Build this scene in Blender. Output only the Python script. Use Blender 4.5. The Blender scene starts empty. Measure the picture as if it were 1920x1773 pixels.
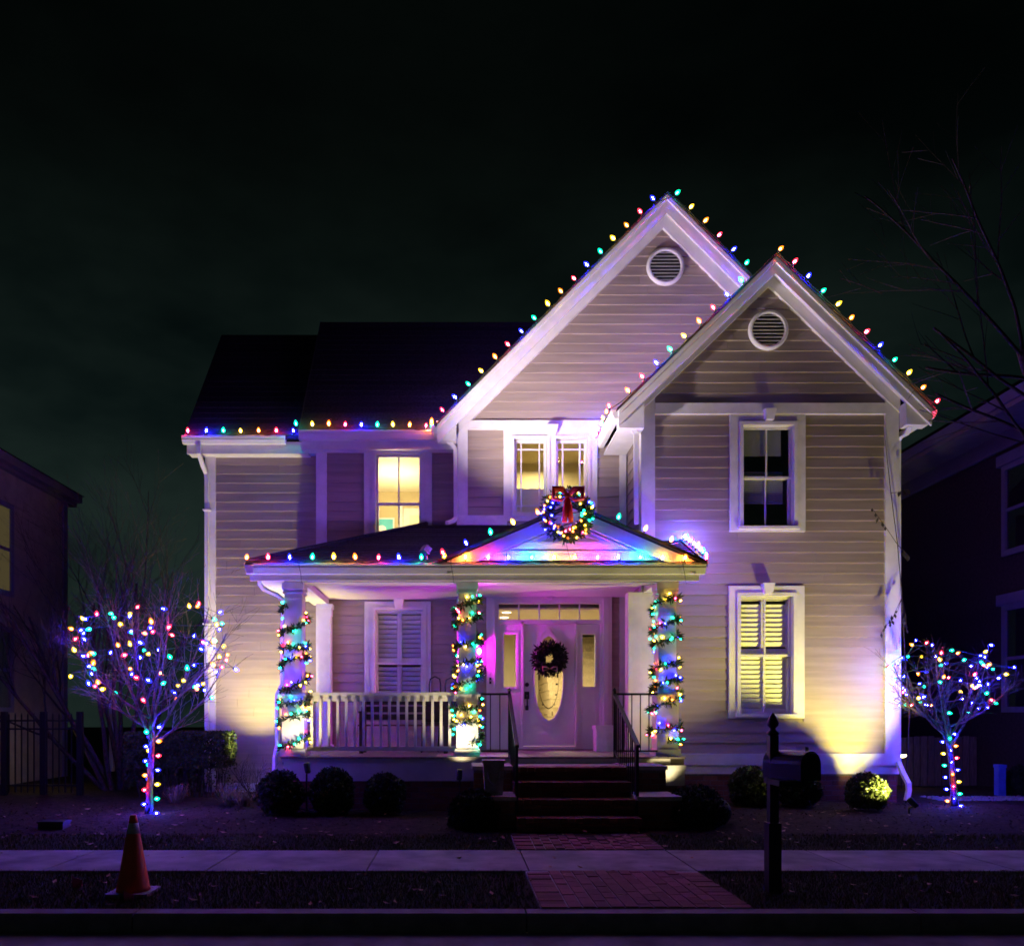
import bpy, bmesh, math, random
from mathutils import Vector, Matrix, Euler

R = math.radians
rng = random.Random(7)
SC = bpy.context.scene
COL = SC.collection

# ------------------------------------------------------------------ camera, sky, light, exposure
VX, HY, FPX, EYE = 860.0, 1340.0, 1518.0, 1.6        # vanishing point, horizon, focal length (photo px), eye height
def PX(px, Y): return (px - VX) * Y / FPX
def PZ(py, Y): return EYE - (py - HY) * Y / FPX
def P(px, py, Y): return Vector((PX(px, Y), Y, PZ(py, Y)))

cam_d = bpy.data.cameras.new('camera')
cam_d.sensor_fit = 'HORIZONTAL'; cam_d.sensor_width = 36.0
cam_d.lens = 36.0 * FPX / 1920.0
cam_d.shift_x = (960 - VX) / 1920.0
cam_d.shift_y = (HY - 886.5) / 1920.0
cam_d.clip_end = 600
cam = bpy.data.objects.new('camera', cam_d); COL.objects.link(cam)
cam.location = (0, 0, EYE); cam.rotation_euler = (R(90), 0, 0)
SC.camera = cam

world = bpy.data.worlds.new('World'); SC.world = world; world.use_nodes = True
wn, wl_ = world.node_tree.nodes, world.node_tree.links
wn.clear()
w_out = wn.new('ShaderNodeOutputWorld'); w_bg = wn.new('ShaderNodeBackground')
w_tc = wn.new('ShaderNodeTexCoord'); w_map = wn.new('ShaderNodeMapping'); w_map.inputs['Scale'].default_value = (1.0, 1.0, 2.2)
w_no = wn.new('ShaderNodeTexNoise'); w_no.inputs['Scale'].default_value = 2.3; w_no.inputs['Detail'].default_value = 5; w_no.inputs['Roughness'].default_value = .55
w_cr = wn.new('ShaderNodeValToRGB')
w_cr.color_ramp.elements[0].position = .36; w_cr.color_ramp.elements[0].color = (.0012, .0028, .0027, 1)
w_cr.color_ramp.elements[1].position = .68; w_cr.color_ramp.elements[1].color = (.0058, .0102, .0086, 1)
w_sep = wn.new('ShaderNodeSeparateXYZ')
w_mr = wn.new('ShaderNodeMapRange'); w_mr.interpolation_type = 'SMOOTHSTEP'; w_mr.inputs[1].default_value = .20; w_mr.inputs[2].default_value = .60; w_mr.inputs[3].default_value = 2.5; w_mr.inputs[4].default_value = .28
wl_.new(w_tc.outputs['Generated'], w_map.inputs[0]); wl_.new(w_map.outputs[0], w_no.inputs['Vector'])
wl_.new(w_no.outputs['Fac'], w_cr.inputs[0]); wl_.new(w_tc.outputs['Generated'], w_sep.inputs[0]); wl_.new(w_sep.outputs[2], w_mr.inputs[0])
wl_.new(w_cr.outputs[0], w_bg.inputs[0]); wl_.new(w_mr.outputs[0], w_bg.inputs[1]); wl_.new(w_bg.outputs[0], w_out.inputs[0])

sun_d = bpy.data.lights.new('moonlight', 'SUN'); sun_d.energy = .012; sun_d.angle = R(20); sun_d.color = (.62, .42, 1.0)
sun = bpy.data.objects.new('moonlight', sun_d); COL.objects.link(sun); sun.rotation_euler = (R(50), 0, R(-25))

SC.view_settings.view_transform = 'Standard'; SC.view_settings.look = 'None'
SC.view_settings.exposure = 0.0; SC.view_settings.gamma = 1.0; SC.view_settings.use_curve_mapping = False
SC.render.engine = 'CYCLES'
SC.cycles.use_denoising = True
try:
    SC.cycles.denoiser = 'OPENIMAGEDENOISE'
except Exception:
    pass
SC.cycles.max_bounces = 5; SC.cycles.diffuse_bounces = 3; SC.cycles.glossy_bounces = 2; SC.cycles.transparent_max_bounces = 8
SC.cycles.sample_clamp_indirect = 4.0
SC.cycles.caustics_reflective = False; SC.cycles.caustics_refractive = False
SC.cycles.filter_width = 1.7

# ------------------------------------------------------------------ materials
MATS = {}
def mat(name, col, rough=.6, var=.12, scale=6.0, bump=0.0, bscale=40.0, rand=0.0, metal=0.0, spec=.4, stretch=(1, 1, 1), col2=None):
    m = bpy.data.materials.new(name); m.use_nodes = True
    n, l = m.node_tree.nodes, m.node_tree.links
    b = n['Principled BSDF']
    b.inputs['Roughness'].default_value = rough; b.inputs['Metallic'].default_value = metal
    b.inputs['Specular IOR Level'].default_value = spec
    tc = n.new('ShaderNodeTexCoord'); mp = n.new('ShaderNodeMapping'); mp.inputs['Scale'].default_value = stretch
    l.new(tc.outputs['Object'], mp.inputs[0])
    no = n.new('ShaderNodeTexNoise'); no.inputs['Scale'].default_value = scale; no.inputs['Detail'].default_value = 6; no.inputs['Roughness'].default_value = .6
    l.new(mp.outputs[0], no.inputs['Vector'])
    mx = n.new('ShaderNodeMix'); mx.data_type = 'RGBA'
    c2 = col2 or tuple(max(0, c * (1 - 2 * var)) for c in col)
    c1 = tuple(min(1, c * (1 + var)) for c in col)
    mx.inputs[6].default_value = (*c2, 1); mx.inputs[7].default_value = (*c1, 1)
    mr = n.new('ShaderNodeMapRange'); mr.inputs[1].default_value = .3; mr.inputs[2].default_value = .7
    l.new(no.outputs['Fac'], mr.inputs[0]); l.new(mr.outputs[0], mx.inputs[0])
    out = mx.outputs[2]
    if rand:
        oi = n.new('ShaderNodeObjectInfo'); hs = n.new('ShaderNodeHueSaturation')
        r2 = n.new('ShaderNodeMapRange'); r2.inputs[3].default_value = 1 - rand; r2.inputs[4].default_value = 1 + rand
        l.new(oi.outputs['Random'], r2.inputs[0]); l.new(r2.outputs[0], hs.inputs['Value']); l.new(out, hs.inputs['Color']); out = hs.outputs[0]
    l.new(out, b.inputs['Base Color'])
    if bump:
        nb = n.new('ShaderNodeTexNoise'); nb.inputs['Scale'].default_value = bscale; nb.inputs['Detail'].default_value = 4
        l.new(mp.outputs[0], nb.inputs['Vector'])
        bp = n.new('ShaderNodeBump'); bp.inputs['Strength'].default_value = bump; bp.inputs['Distance'].default_value = .01
        l.new(nb.outputs['Fac'], bp.inputs['Height']); l.new(bp.outputs[0], b.inputs['Normal'])
    MATS[name] = m
    return m

def emat(name, col, strength):
    m = bpy.data.materials.new(name); m.use_nodes = True
    n, l = m.node_tree.nodes, m.node_tree.links
    n.clear(); o = n.new('ShaderNodeOutputMaterial'); e = n.new('ShaderNodeEmission')
    e.inputs[0].default_value = (*col, 1); e.inputs[1].default_value = strength; l.new(e.outputs[0], o.inputs[0])
    MATS[name] = m; return m

def glassmat(name, tint=(1, 1, 1), refl=1.0, rough=.02):
    m = bpy.data.materials.new(name); m.use_nodes = True
    n, l = m.node_tree.nodes, m.node_tree.links
    n.clear(); o = n.new('ShaderNodeOutputMaterial'); t = n.new('ShaderNodeBsdfTransparent'); g = n.new('ShaderNodeBsdfGlossy')
    t.inputs[0].default_value = (*tint, 1); g.inputs['Roughness'].default_value = rough
    f = n.new('ShaderNodeFresnel')
    ge = n.new('ShaderNodeNewGeometry'); io = n.new('ShaderNodeMapRange'); io.inputs[3].default_value = 1.5; io.inputs[4].default_value = 1 / 1.5
    l.new(ge.outputs['Backfacing'], io.inputs[0]); l.new(io.outputs[0], f.inputs[0])     # same reflectance on both faces of a thin pane
    mu = n.new('ShaderNodeMath'); mu.operation = 'MULTIPLY'; mu.inputs[1].default_value = refl; mu.use_clamp = True
    mx = n.new('ShaderNodeMixShader'); l.new(f.outputs[0], mu.inputs[0]); l.new(mu.outputs[0], mx.inputs[0])
    l.new(t.outputs[0], mx.inputs[1]); l.new(g.outputs[0], mx.inputs[2]); l.new(mx.outputs[0], o.inputs[0])
    MATS[name] = m; return m

mat('siding', (.335, .276, .222), .62, .10, 2.2, .25, 30, .05, stretch=(.4, 1, 6))
mat('white', (.66, .645, .62), .5, .08, 3.2, .12, 25)
mat('white_worn', (.72, .70, .66), .55, .08, 7, .2, 30)
mat('gutter_white', (.68, .67, .66), .38, .04, 3)
mat('roof', (.020, .019, .024), .92, .4, 30, .5, 150, .25, spec=.06)
mat('roof_edge', (.02, .018, .018), .8, .3, 10)
mat('brick', (.20, .085, .06), .85, .25, 25, .6, 90, .28, spec=.06)
mat('paver', (.23, .105, .095), .85, .25, 25, .6, 90, .25, spec=.06)
mat('mortar', (.36, .33, .30), .95, .2, 40, .5, 120, spec=.06)
mat('mortar_dark', (.16, .14, .13), .95, .2, 40, .5, 120, spec=.06)
mat('stone_cap', (.40, .35, .30), .85, .15, 20, .4, 70, .1, spec=.06)
mat('concrete', (.235, .23, .21), .9, .26, 2.6, .4, 120, .05, spec=.15)
mat('kerb', (.20, .19, .175), .9, .18, 6, .4, 90, .06, spec=.15)
mat('asphalt', (.032, .032, .034), .9, .3, 60, .7, 200, spec=.06)
mat('soil', (.035, .024, .017), .95, .45, 14, .8, 60, spec=.06)
mat('lawn_soil', (.022, .028, .012), .95, .4, 20, .8, 70, spec=.06)
mat('grass', (.05, .062, .022), .7, .5, 3, rand=.1, col2=(.075, .06, .026), spec=.06)
mat('dry_grass', (.20, .15, .09), .8, .4, 8, spec=.06)
mat('mulch', (.06, .038, .026), .9, .5, 30, spec=.06)
mat('dead_leaf', (.33, .22, .13), .8, .5, 9, col2=(.16, .09, .05), spec=.06)
mat('boxwood', (.034, .052, .018), .6, .5, 9)
mat('hedge', (.026, .04, .016), .65, .5, 9, spec=.06)
mat('bark', (.11, .085, .07), .85, .35, 20, .6, 60, spec=.06)
mat('bark_dark', (.06, .046, .042), .9, .35, 20, .6, 60, spec=.06)
mat('black_iron', (.012, .012, .013), .42, .2, 20, metal=.2)
mat('black_plastic', (.015, .015, .016), .38, .2, 10)
mat('mailbox_black', (.010, .010, .011), .22, .1, 5, spec=.6)
mat('dark_leaf', (.028, .022, .016), .7, .4, 20)
mat('garland_leaf', (.018, .05, .02), .6, .4, 20)
mat('wire_green', (.01, .03, .015), .6, .2, 20)
mat('bow_red', (.75, .02, .025), .5, .2, 8)
mat('door_white', (.70, .68, .66), .42, .03, 3)
mat('louver_white', (.78, .77, .74), .45, .03, 4)
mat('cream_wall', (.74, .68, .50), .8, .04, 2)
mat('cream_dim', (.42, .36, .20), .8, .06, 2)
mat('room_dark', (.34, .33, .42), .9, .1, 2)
mat('carpet', (.55, .47, .30), .95, .15, 30, .4, 150)
mat('wood_floor', (.22, .13, .07), .4, .2, 6, stretch=(1, 8, 1))
mat('wood_dark', (.028, .017, .012), .5, .3, 6, stretch=(1, 8, 1))
mat('wood_oak', (.10, .05, .028), .5, .3, 6, stretch=(8, 1, 1))
mat('deck', (.20, .17, .16), .6, .15, 5, stretch=(1, 12, 1))
mat('planter_stone', (.30, .27, .25), .9, .25, 12, .6, 60)
mat('cone_orange', (.72, .085, .02), .5, .12, 6)
mat('cone_white', (.62, .61, .58), .5, .3, 12)
mat('cone_base', (.16, .15, .15), .7, .4, 9)
mat('flag_pink', (.80, .06, .30), .6, .1, 6)
mat('picture_blue', (.08, .42, .50), .6, .1, 3)
mat('picture_white', (.8, .78, .74), .6, .05, 3)
mat('picture_red', (.62, .16, .07), .6, .1, 3)
mat('plaque', (.05, .02, .05), .4, .1, 6)
mat('brass', (.70, .62, .50), .35, .1, 8, metal=.6)
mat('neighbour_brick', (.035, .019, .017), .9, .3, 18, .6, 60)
mat('neighbour_stucco', (.33, .29, .17), .9, .12, 4, .4, 60)
mat('neighbour_trim', (.14, .13, .16), .7, .08, 4)
mat('soffit', (.16, .135, .12), .8, .08, 4)
mat('fence_wood', (.13, .09, .06), .85, .3, 8, .4, 50, .25, stretch=(6, 6, .6))
mat('utility_blue', (.06, .10, .38), .5, .15, 6)
mat('gravel', (.30, .28, .26), .95, .3, 60, .8, 150, spec=.06)
mat('ceiling_white', (.62, .58, .60), .7, .04, 4)
glassmat('glass'); glassmat('glass_dark', (.8, .82, .86), 1.6); glassmat('glass_frost', (.92, .9, .82), 1.0, .15)
mat('bulb_socket', (.01, .035, .015), .5, .1, 10)
BULB = ['blue', 'green', 'yellow', 'orange', 'red']
def shellmat(name, col, k):     # tinted bulb glass: lets the filament's light out, glows in its colour
    m = bpy.data.materials.new(name); m.use_nodes = True
    n, l = m.node_tree.nodes, m.node_tree.links
    n.clear(); o = n.new('ShaderNodeOutputMaterial'); e = n.new('ShaderNodeEmission'); t = n.new('ShaderNodeBsdfTransparent'); a = n.new('ShaderNodeAddShader')
    e.inputs[0].default_value = (*col, 1); e.inputs[1].default_value = k
    l.new(e.outputs[0], a.inputs[0]); l.new(t.outputs[0], a.inputs[1]); l.new(a.outputs[0], o.inputs[0])
    m.cycles.emission_sampling = 'NONE'
    MATS[name] = m; return m
SH = {'blue': (.02, .03, 1), 'green': (.0, .72, .32), 'yellow': (1, .58, .02), 'orange': (1, .20, .01), 'red': (1, .03, .06)}
CO = {'blue': ((.010, .010, 1.0), 6400), 'green': ((.004, .56, .30), 950), 'yellow': ((1.0, .60, .06), 520), 'orange': ((1.0, .22, .02), 740), 'red': ((1.0, .025, .10), 1400)}
for c_ in BULB:
    shellmat('shell_' + c_, SH[c_], 2.0); emat('bulb_' + c_, *CO[c_]); emat('mini_' + c_, CO[c_][0], CO[c_][1] * .14)
emat('lantern_bulb', (1.0, .004, .95), 1300)
emat('ceiling_lamp', (1.0, .85, .50), 8)
emat('lamp_warm', (1.0, .82, .34), 20)
emat('garden_globe', (1.0, .82, .30), 110)
emat('spot_lens', (1.0, .82, .45), .25)

# ------------------------------------------------------------------ mesh builder
WL = {}
class MB:
    def __init__(s): s.v = []; s.f = []; s.mi = []
    def quad(s, a, b, c, d, m=0):
        i = len(s.v); s.v += [tuple(a), tuple(b), tuple(c), tuple(d)]; s.f.append((i, i+1, i+2, i+3)); s.mi.append(m)
    def tri(s, a, b, c, m=0):
        i = len(s.v); s.v += [tuple(a), tuple(b), tuple(c)]; s.f.append((i, i+1, i+2)); s.mi.append(m)
    def box(s, x0, x1, y0, y1, z0, z1, m=0):
        i = len(s.v)
        s.v += [(x0,y0,z0),(x1,y0,z0),(x1,y1,z0),(x0,y1,z0),(x0,y0,z1),(x1,y0,z1),(x1,y1,z1),(x0,y1,z1)]
        s.f += [(i+a,i+b,i+c,i+d) for a,b,c,d in ((0,3,2,1),(4,5,6,7),(0,1,5,4),(1,2,6,5),(2,3,7,6),(3,0,4,7))]
        s.mi += [m]*6; return s
    def prism(s, pts, axis, a, b, m=0):
        # pts: polygon in the two other axes (x,z for 'y'; y,z for 'x'; x,y for 'z'), extruded from a to b
        n = len(pts); i = len(s.v)
        for t in (a, b):
            for (u, w) in pts:
                s.v.append((u, t, w) if axis == 'y' else (t, u, w) if axis == 'x' else (u, w, t))
        s.f.append(tuple(i+k for k in range(n))); s.f.append(tuple(i+n+k for k in reversed(range(n))))
        for k in range(n): s.f.append((i+k, i+(k+1)%n, i+n+(k+1)%n, i+n+k))
        s.mi += [m]*(n+2); return s
    def hexa(s, p, m=0):   # eight points: bottom 4, top 4
        i = len(s.v); s.v += [tuple(q) for q in p]
        s.f += [(i+a,i+b,i+c,i+d) for a,b,c,d in ((0,3,2,1),(4,5,6,7),(0,1,5,4),(1,2,6,5),(2,3,7,6),(3,0,4,7))]
        s.mi += [m]*6; return s
    def tube(s, pts, rad, n=6, m=0, cap=True, aspect=1.0, up=None):
        pts = [Vector(p) for p in pts]
        if not isinstance(rad, (list, tuple)): rad = [rad]*len(pts)
        i0 = len(s.v); ref = None
        for k, p in enumerate(pts):
            if k == 0: d = pts[1]-p
            elif k == len(pts)-1: d = p-pts[k-1]
            else: d = (pts[k+1]-p).normalized()+(p-pts[k-1]).normalized()
            if d.length < 1e-9: d = Vector((0,0,1))
            d.normalize()
            if ref is None:
                ref = Vector(up) if up else (Vector((1,0,0)) if abs(d.x) < .8 else Vector((0,1,0)))
            a = ref - d*ref.dot(d)
            if a.length < 1e-6: a = d.orthogonal()
            a.normalize(); b = d.cross(a); ref = a
            for j in range(n):
                t = 2*math.pi*(j+.5)/n
                s.v.append(tuple(p + a*math.cos(t)*rad[k] + b*math.sin(t)*rad[k]*aspect))
        for k in range(len(pts)-1):
            for j in range(n):
                q = i0+k*n; s.f.append((q+j, q+(j+1)%n, q+n+(j+1)%n, q+n+j)); s.mi.append(m)
        if cap:
            s.f.append(tuple(i0+j for j in reversed(range(n)))); e = i0+(len(pts)-1)*n
            s.f.append(tuple(e+j for j in range(n))); s.mi += [m, m]
        return s
    def lathe(s, prof, c=(0,0,0), n=12, m=0, axis='z'):
        i0 = len(s.v)
        for (r, h) in prof:
            for j in range(n):
                t = 2*math.pi*j/n; x, y = r*math.cos(t), r*math.sin(t)
                q = (x, y, h) if axis == 'z' else (x, h, y) if axis == 'y' else (h, x, y)
                s.v.append((c[0]+q[0], c[1]+q[1], c[2]+q[2]))
        for k in range(len(prof)-1):
            for j in range(n):
                q = i0+k*n; s.f.append((q+j, q+(j+1)%n, q+n+(j+1)%n, q+n+j)); s.mi.append(m)
        s.f.append(tuple(i0+j for j in reversed(range(n)))); e = i0+(len(prof)-1)*n
        s.f.append(tuple(e+j for j in range(n))); s.mi += [m, m]; return s
    def mesh(s, name, mats, smooth=False, fix=True):
        me = bpy.data.meshes.new(name); me.from_pydata(s.v, [], s.f)
        for mm in (mats if isinstance(mats, (list, tuple)) else [mats]): me.materials.append(MATS[mm])
        if any(s.mi): me.polygons.foreach_set('material_index', s.mi)
        if fix and len(s.f) < 6000:
            bm = bmesh.new(); bm.from_mesh(me); bmesh.ops.recalc_face_normals(bm, faces=bm.faces); bm.to_mesh(me); bm.free()
        if smooth: me.polygons.foreach_set('use_smooth', [True]*len(me.polygons))
        me.update(); return me
    def build(s, name, mats, parent=None, smooth=False, fix=True, **kw):
        o = bpy.data.objects.new(name, s.mesh(name, mats, smooth, fix)); COL.objects.link(o)
        if parent is not None:
            o.parent = parent; o.location = -WL.get(parent, Vector((0,0,0)))
        WL[o] = Vector((0,0,0))
        if kw: tag(o, **kw)
        return o

def tag(o, label=None, cat=None, group=None, kind=None):
    if label: o['label'] = label
    if cat: o['category'] = cat
    if group: o['group'] = group
    if kind: o['kind'] = kind
    return o
def thing(name, loc, label, cat, group=None):
    o = bpy.data.objects.new(name, None); COL.objects.link(o); o.location = loc; o.empty_display_size = .1
    WL[o] = Vector(loc); return tag(o, label, cat, group)
def inst(name, me, parent, loc, rot=None, scale=None):
    o = bpy.data.objects.new(name, me); COL.objects.link(o)
    if parent is not None:
        o.parent = parent; o.location = Vector(loc) - WL.get(parent, Vector((0,0,0)))
    else: o.location = loc
    if rot is not None: o.rotation_euler = rot
    if scale is not None: o.scale = scale
    WL[o] = Vector(loc); return o
def bx(name, m, parent, *a):
    return MB().box(*a).build(name, m, parent)
def rotz_to(d):   # euler that turns +Z to direction d
    return Vector(d).to_track_quat('Z', 'Y').to_euler()
# ------------------------------------------------------------------ the setting
def ground_z(y):
    if y < 6.1: return .13
    if y < 8.75: return .13
    if y < 10.4: return .13 + (y - 8.75) / 1.65 * .12
    return .25
g = MB(); xs = [-70, -30, -16] + [-10 + i * .5 for i in range(41)] + [16, 30, 70]; ys = [6.1 + i * .3 for i in range(35)] + [18, 22, 30, 50, 90]
for j, y in enumerate(ys):
    for i, x in enumerate(xs):
        bump = (math.sin(x * 3.1 + y * 1.7) + math.sin(x * 1.3 - y * 2.9)) * .008 if y > 8.9 else 0
        g.v.append((x, y, ground_z(y) + bump))
nx = len(xs)
for j in range(len(ys) - 1):
    for i in range(nx - 1):
        a = j * nx + i; g.f.append((a, a + 1, a + nx + 1, a + nx)); g.mi.append(0 if ys[j] > 9.3 else 1)
g.build('ground', ['soil', 'lawn_soil'], None, True, kind='structure')
bx('road', 'asphalt', None, -70, 70, -40, 5.55, -.3, 0).__setitem__('kind', 'structure')
bx('gutter_pan', 'concrete', None, -70, 70, 5.554, 5.94, -.3, .006).__setitem__('kind', 'structure')
kb = bpy.data.objects.new('kerb', None); COL.objects.link(kb); kb['kind'] = 'structure'; WL[kb] = Vector((0, 0, 0))
kx = [-12, -8.6, -5.2, -2.4, .5, 3.4, 6.3, 9.2, 12.5]
for a, b in zip(kx, kx[1:]):
    MB().prism([(5.94, -.2), (5.955, .118), (5.975, .138), (6.10, .142), (6.10, -.2)], 'x', a + .006, b - .006).build('kerb_stone', 'kerb', kb)
sw = bpy.data.objects.new('sidewalk', None); COL.objects.link(sw); sw['kind'] = 'structure'; WL[sw] = Vector((0, 0, 0))
sx = [-11.4, -9.9, -8.4, -6.9, -5.4, -3.88, -2.36, -.86, .655, 2.22, 3.72, 5.22, 6.72, 8.22, 9.72, 11.2]
for a, b in zip(sx, sx[1:]):
    w = rng.uniform(-.003, .003)
    MB().prism([(7.55, .05), (7.55, .146 + w), (7.56, .152 + w), (8.69, .152 + w), (8.70, .146 + w), (8.70, .05)], 'x', a + .007, b - .007).build('paving_slab', 'concrete', sw)

# brick path in two stretches
brick_me = MB().box(-.5, .5, -.5, .5, -.5, .5).mesh('brick', 'brick')
paver_me = MB().box(-.5, .5, -.5, .5, -.5, .5).mesh('paver', 'paver')
def path(y0, y1, zf):
    o = MB().box(.62, 2.22, y0, y1, zf((y0+y1)/2) - .12, zf((y0+y1)/2) + .004).build('brick_path', 'mortar', None, kind='structure') if zf(y0) == zf(y1) else \
        MB().hexa([(.62, y0, zf(y0)-.12), (2.22, y0, zf(y0)-.12), (2.22, y1, zf(y1)-.12), (.62, y1, zf(y1)-.12), (.62, y0, zf(y0)+.004), (2.22, y0, zf(y0)+.004), (2.22, y1, zf(y1)+.004), (.62, y1, zf(y1)+.004)]).build('brick_path', 'mortar', None, kind='structure')
    # soldier borders, then running bond along the walk
    y = y0 + .053
    while y < y1 - .03:
        for xc in (.725, 2.115):
            inst('brick', paver_me, o, (xc + rng.uniform(-.004, .004), y, zf(y) - .017 + rng.uniform(-.004, .003)), (rng.uniform(-.02, .02), rng.uniform(-.01, .01), rng.uniform(-.02, .02)), (.196, .094, .06))
        y += .105
    nc = 11; wdt = (2.01 - .83) / nc
    for c in range(nc):
        y = y0 - (.105 if c % 2 else 0)
        while y < y1:
            a, b = max(y, y0 + .004), min(y + .21, y1 - .004)
            if b - a > .05:
                ym = (a + b) / 2
                inst('brick', paver_me, o, (.83 + (c + .5) * wdt, ym, zf(ym) - .017 + rng.uniform(-.004, .003)), (rng.uniform(-.015, .015), rng.uniform(-.02, .02), rng.uniform(-.015, .015)), (wdt - .012, b - a - .011, .06))
            y += .21
path(6.1, 7.545, lambda y: .142)
path(8.705, 9.69, lambda y: .15 + (y - 8.7) * .03)

# ------------------------------------------------------------------ the house
HOUSE = thing('house', (1.0, 13.8, .25), 'taupe clapboard two-storey house with white trim, twin front gables and porch', 'house')
YA, YB, YC, YD = 14.35, 14.10, 13.80, 12.65
E = .165
def rect(px0, px1, py0, py1, Y): return (PX(px0, Y), PX(px1, Y), PZ(py1, Y), PZ(py0, Y))
def wall(Y, x0, x1, z0, z1, holes=(), gable=None, m='siding', t=.12):
    mb = MB(); xs = sorted({x0, x1, *[h[0] for h in holes], *[h[1] for h in holes]}); zs = sorted({z0, z1, *[h[2] for h in holes], *[h[3] for h in holes]})
    for a, b in zip(xs, xs[1:]):
        for c, d in zip(zs, zs[1:]):
            xm, zm = (a + b) / 2, (c + d) / 2
            if not any(h[0] < xm < h[1] and h[2] < zm < h[3] for h in holes): mb.box(a, b, Y, Y + t, c, d)
    if gable: mb.prism([(x0, z1), (x1, z1), (x1, gable[1] - abs(x1 - gable[0]) * gable[2]), gable[:2], (x0, gable[1] - abs(x0 - gable[0]) * gable[2])], 'y', Y, Y + t)
    return mb.build('wall', m, HOUSE)
def clap(par, Y, z0, z1, xl, xr, trims=(), m='siding'):
    z = z0
    while z < z1 - .012:
        a, b = z, min(z + E, z1)
        L0, R0, L1, R1 = xl(a), xr(a), xl(b), xr(b)
        if R0 - L0 > .03:
            cuts = sorted([(h[0], h[1]) for h in trims if min(b, h[3]) - max(a, h[2]) > .1 * (b - a) / E])
            segs, cur = [], None
            cur = (L0, L1)
            for h in cuts:
                if h[0] > cur[0] + .02: segs.append((cur, (h[0], h[0])))
                cur = (h[1], h[1])
            if R0 > cur[0] + .02: segs.append((cur, (R0, max(R1, cur[1]))))
            cut = []
            for (p0, p1), (q0, q1) in segs:      # butt joints in the longer runs
                if min(q0, q1) - max(p0, p1) > 1.5:
                    c = max(p0, p1) + .3 + rng.random() * (min(q0, q1) - max(p0, p1) - .6)
                    cut += [((p0, p1), (c - .0015, c - .0015)), ((c + .0015, c + .0015), (q0, q1))]
                else: cut.append(((p0, p1), (q0, q1)))
            for (p0, p1), (q0, q1) in cut:
                yb, yt = Y - .027 + rng.uniform(-.002, .002), Y - .006
                MB().hexa([(p0, yb, a), (q0, yb, a), (q0, Y - .001, a), (p0, Y - .001, a), (p1, yt, b), (q1, yt, b), (q1, Y - .001, b), (p1, Y - .001, b)]).build('clapboard', m, par)
        z += E
def board(par, Y, x0, x1, z0, z1, t=.05, name='trim_board', m='white'):
    return bx(name, m, par, x0, x1, Y - t, Y - .0005, z0, z1)

# openings and trims (world metres from the photograph's proportions)
T1 = rect(683, 810, 826, 1012, YB); O1 = rect(703, 792, 850, 1008, YB)
T5 = rect(684, 808, 1128, 1318, YB); O5 = rect(702, 795, 1142, 1312, YB)
T2 = rect(944, 1119, 806, 977, YC); O2a = rect(962, 1027, 822, 966, YC); O2b = rect(1040, 1103, 822, 966, YC)
T3 = rect(1367, 1508, 776, 997, YD); O3 = rect(1389, 1488, 797, 988, YD)
T4 = rect(1365, 1506, 1099, 1346, YD); O4 = rect(1384, 1487, 1116, 1338, YD)
TD = rect(912, 1146, 1111, 1404, YC); OD = rect(928, 1130, 1124, 1404, YC)

xA0, xA1 = PX(388, YA), PX(604, YA)
xB0 = PX(597, YB); xC0 = .0; xD0, xD1 = 2.875, 6.83
zEA = PZ(843, YA); zEB = PZ(822, YB)
AP_C = (3.47, PZ(362, 13.5)); EV_C = (-.36, PZ(793, 13.5)); AP_D = (4.83, PZ(478, 12.35)); EV_D = (2.44, PZ(763, 12.35))
slC = (AP_C[1] - EV_C[1]) / (AP_C[0] - EV_C[0]); slD = (AP_D[1] - EV_D[1]) / (AP_D[0] - EV_D[0])

wA = wall(YA, xA0, xA1, .2, zEA)
clap(wA, YA, .42, PZ(855, YA), lambda z: xA0 + .15, lambda z: xA1 - .08)
wB = wall(YB, xB0, 0, .2, zEB, [O1, O5])
zb_top = PZ(845, YB)
clap(wB, YB, 1.02, zb_top, lambda z: xB0 + .14, lambda z: -.01, [T1, T5])
zC1 = EV_C[1] - .1
wC = wall(YC, xC0, 6.9, .2, zC1, [O2a, O2b, OD], (AP_C[0], AP_C[1] - .10, slC))
bandC = (PZ(806, YC), PZ(790, YC))
clap(wC, YC, 1.02, bandC[0], lambda z: xC0 + .14, lambda z: xD0 - .13, [T2, TD])
zcut = AP_C[1] - .2
clap(wC, YC, bandC[1], zcut - .1, lambda z: AP_C[0] - (zcut - z) / slC, lambda z: min(AP_C[0] + (zcut - z) / slC, 6.7))
zD1 = EV_D[1] - .1
wD = wall(YD, xD0, xD1, .2, zD1, [O3, O4], (AP_D[0], AP_D[1] - .10, slD))
bandD = (PZ(778, YD), PZ(758, YD)); wtD = (PZ(1450, YD), PZ(1412, YD))
clap(wD, YD, wtD[1] + .002, bandD[0], lambda z: xD0 + .17, lambda z: xD1 - .17, [T3, T4])
zcd = AP_D[1] - .16
clap(wD, YD, bandD[1], zcd - .1, lambda z: AP_D[0] - (zcd - z) / slD, lambda z: AP_D[0] + (zcd - z) / slD)
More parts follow.
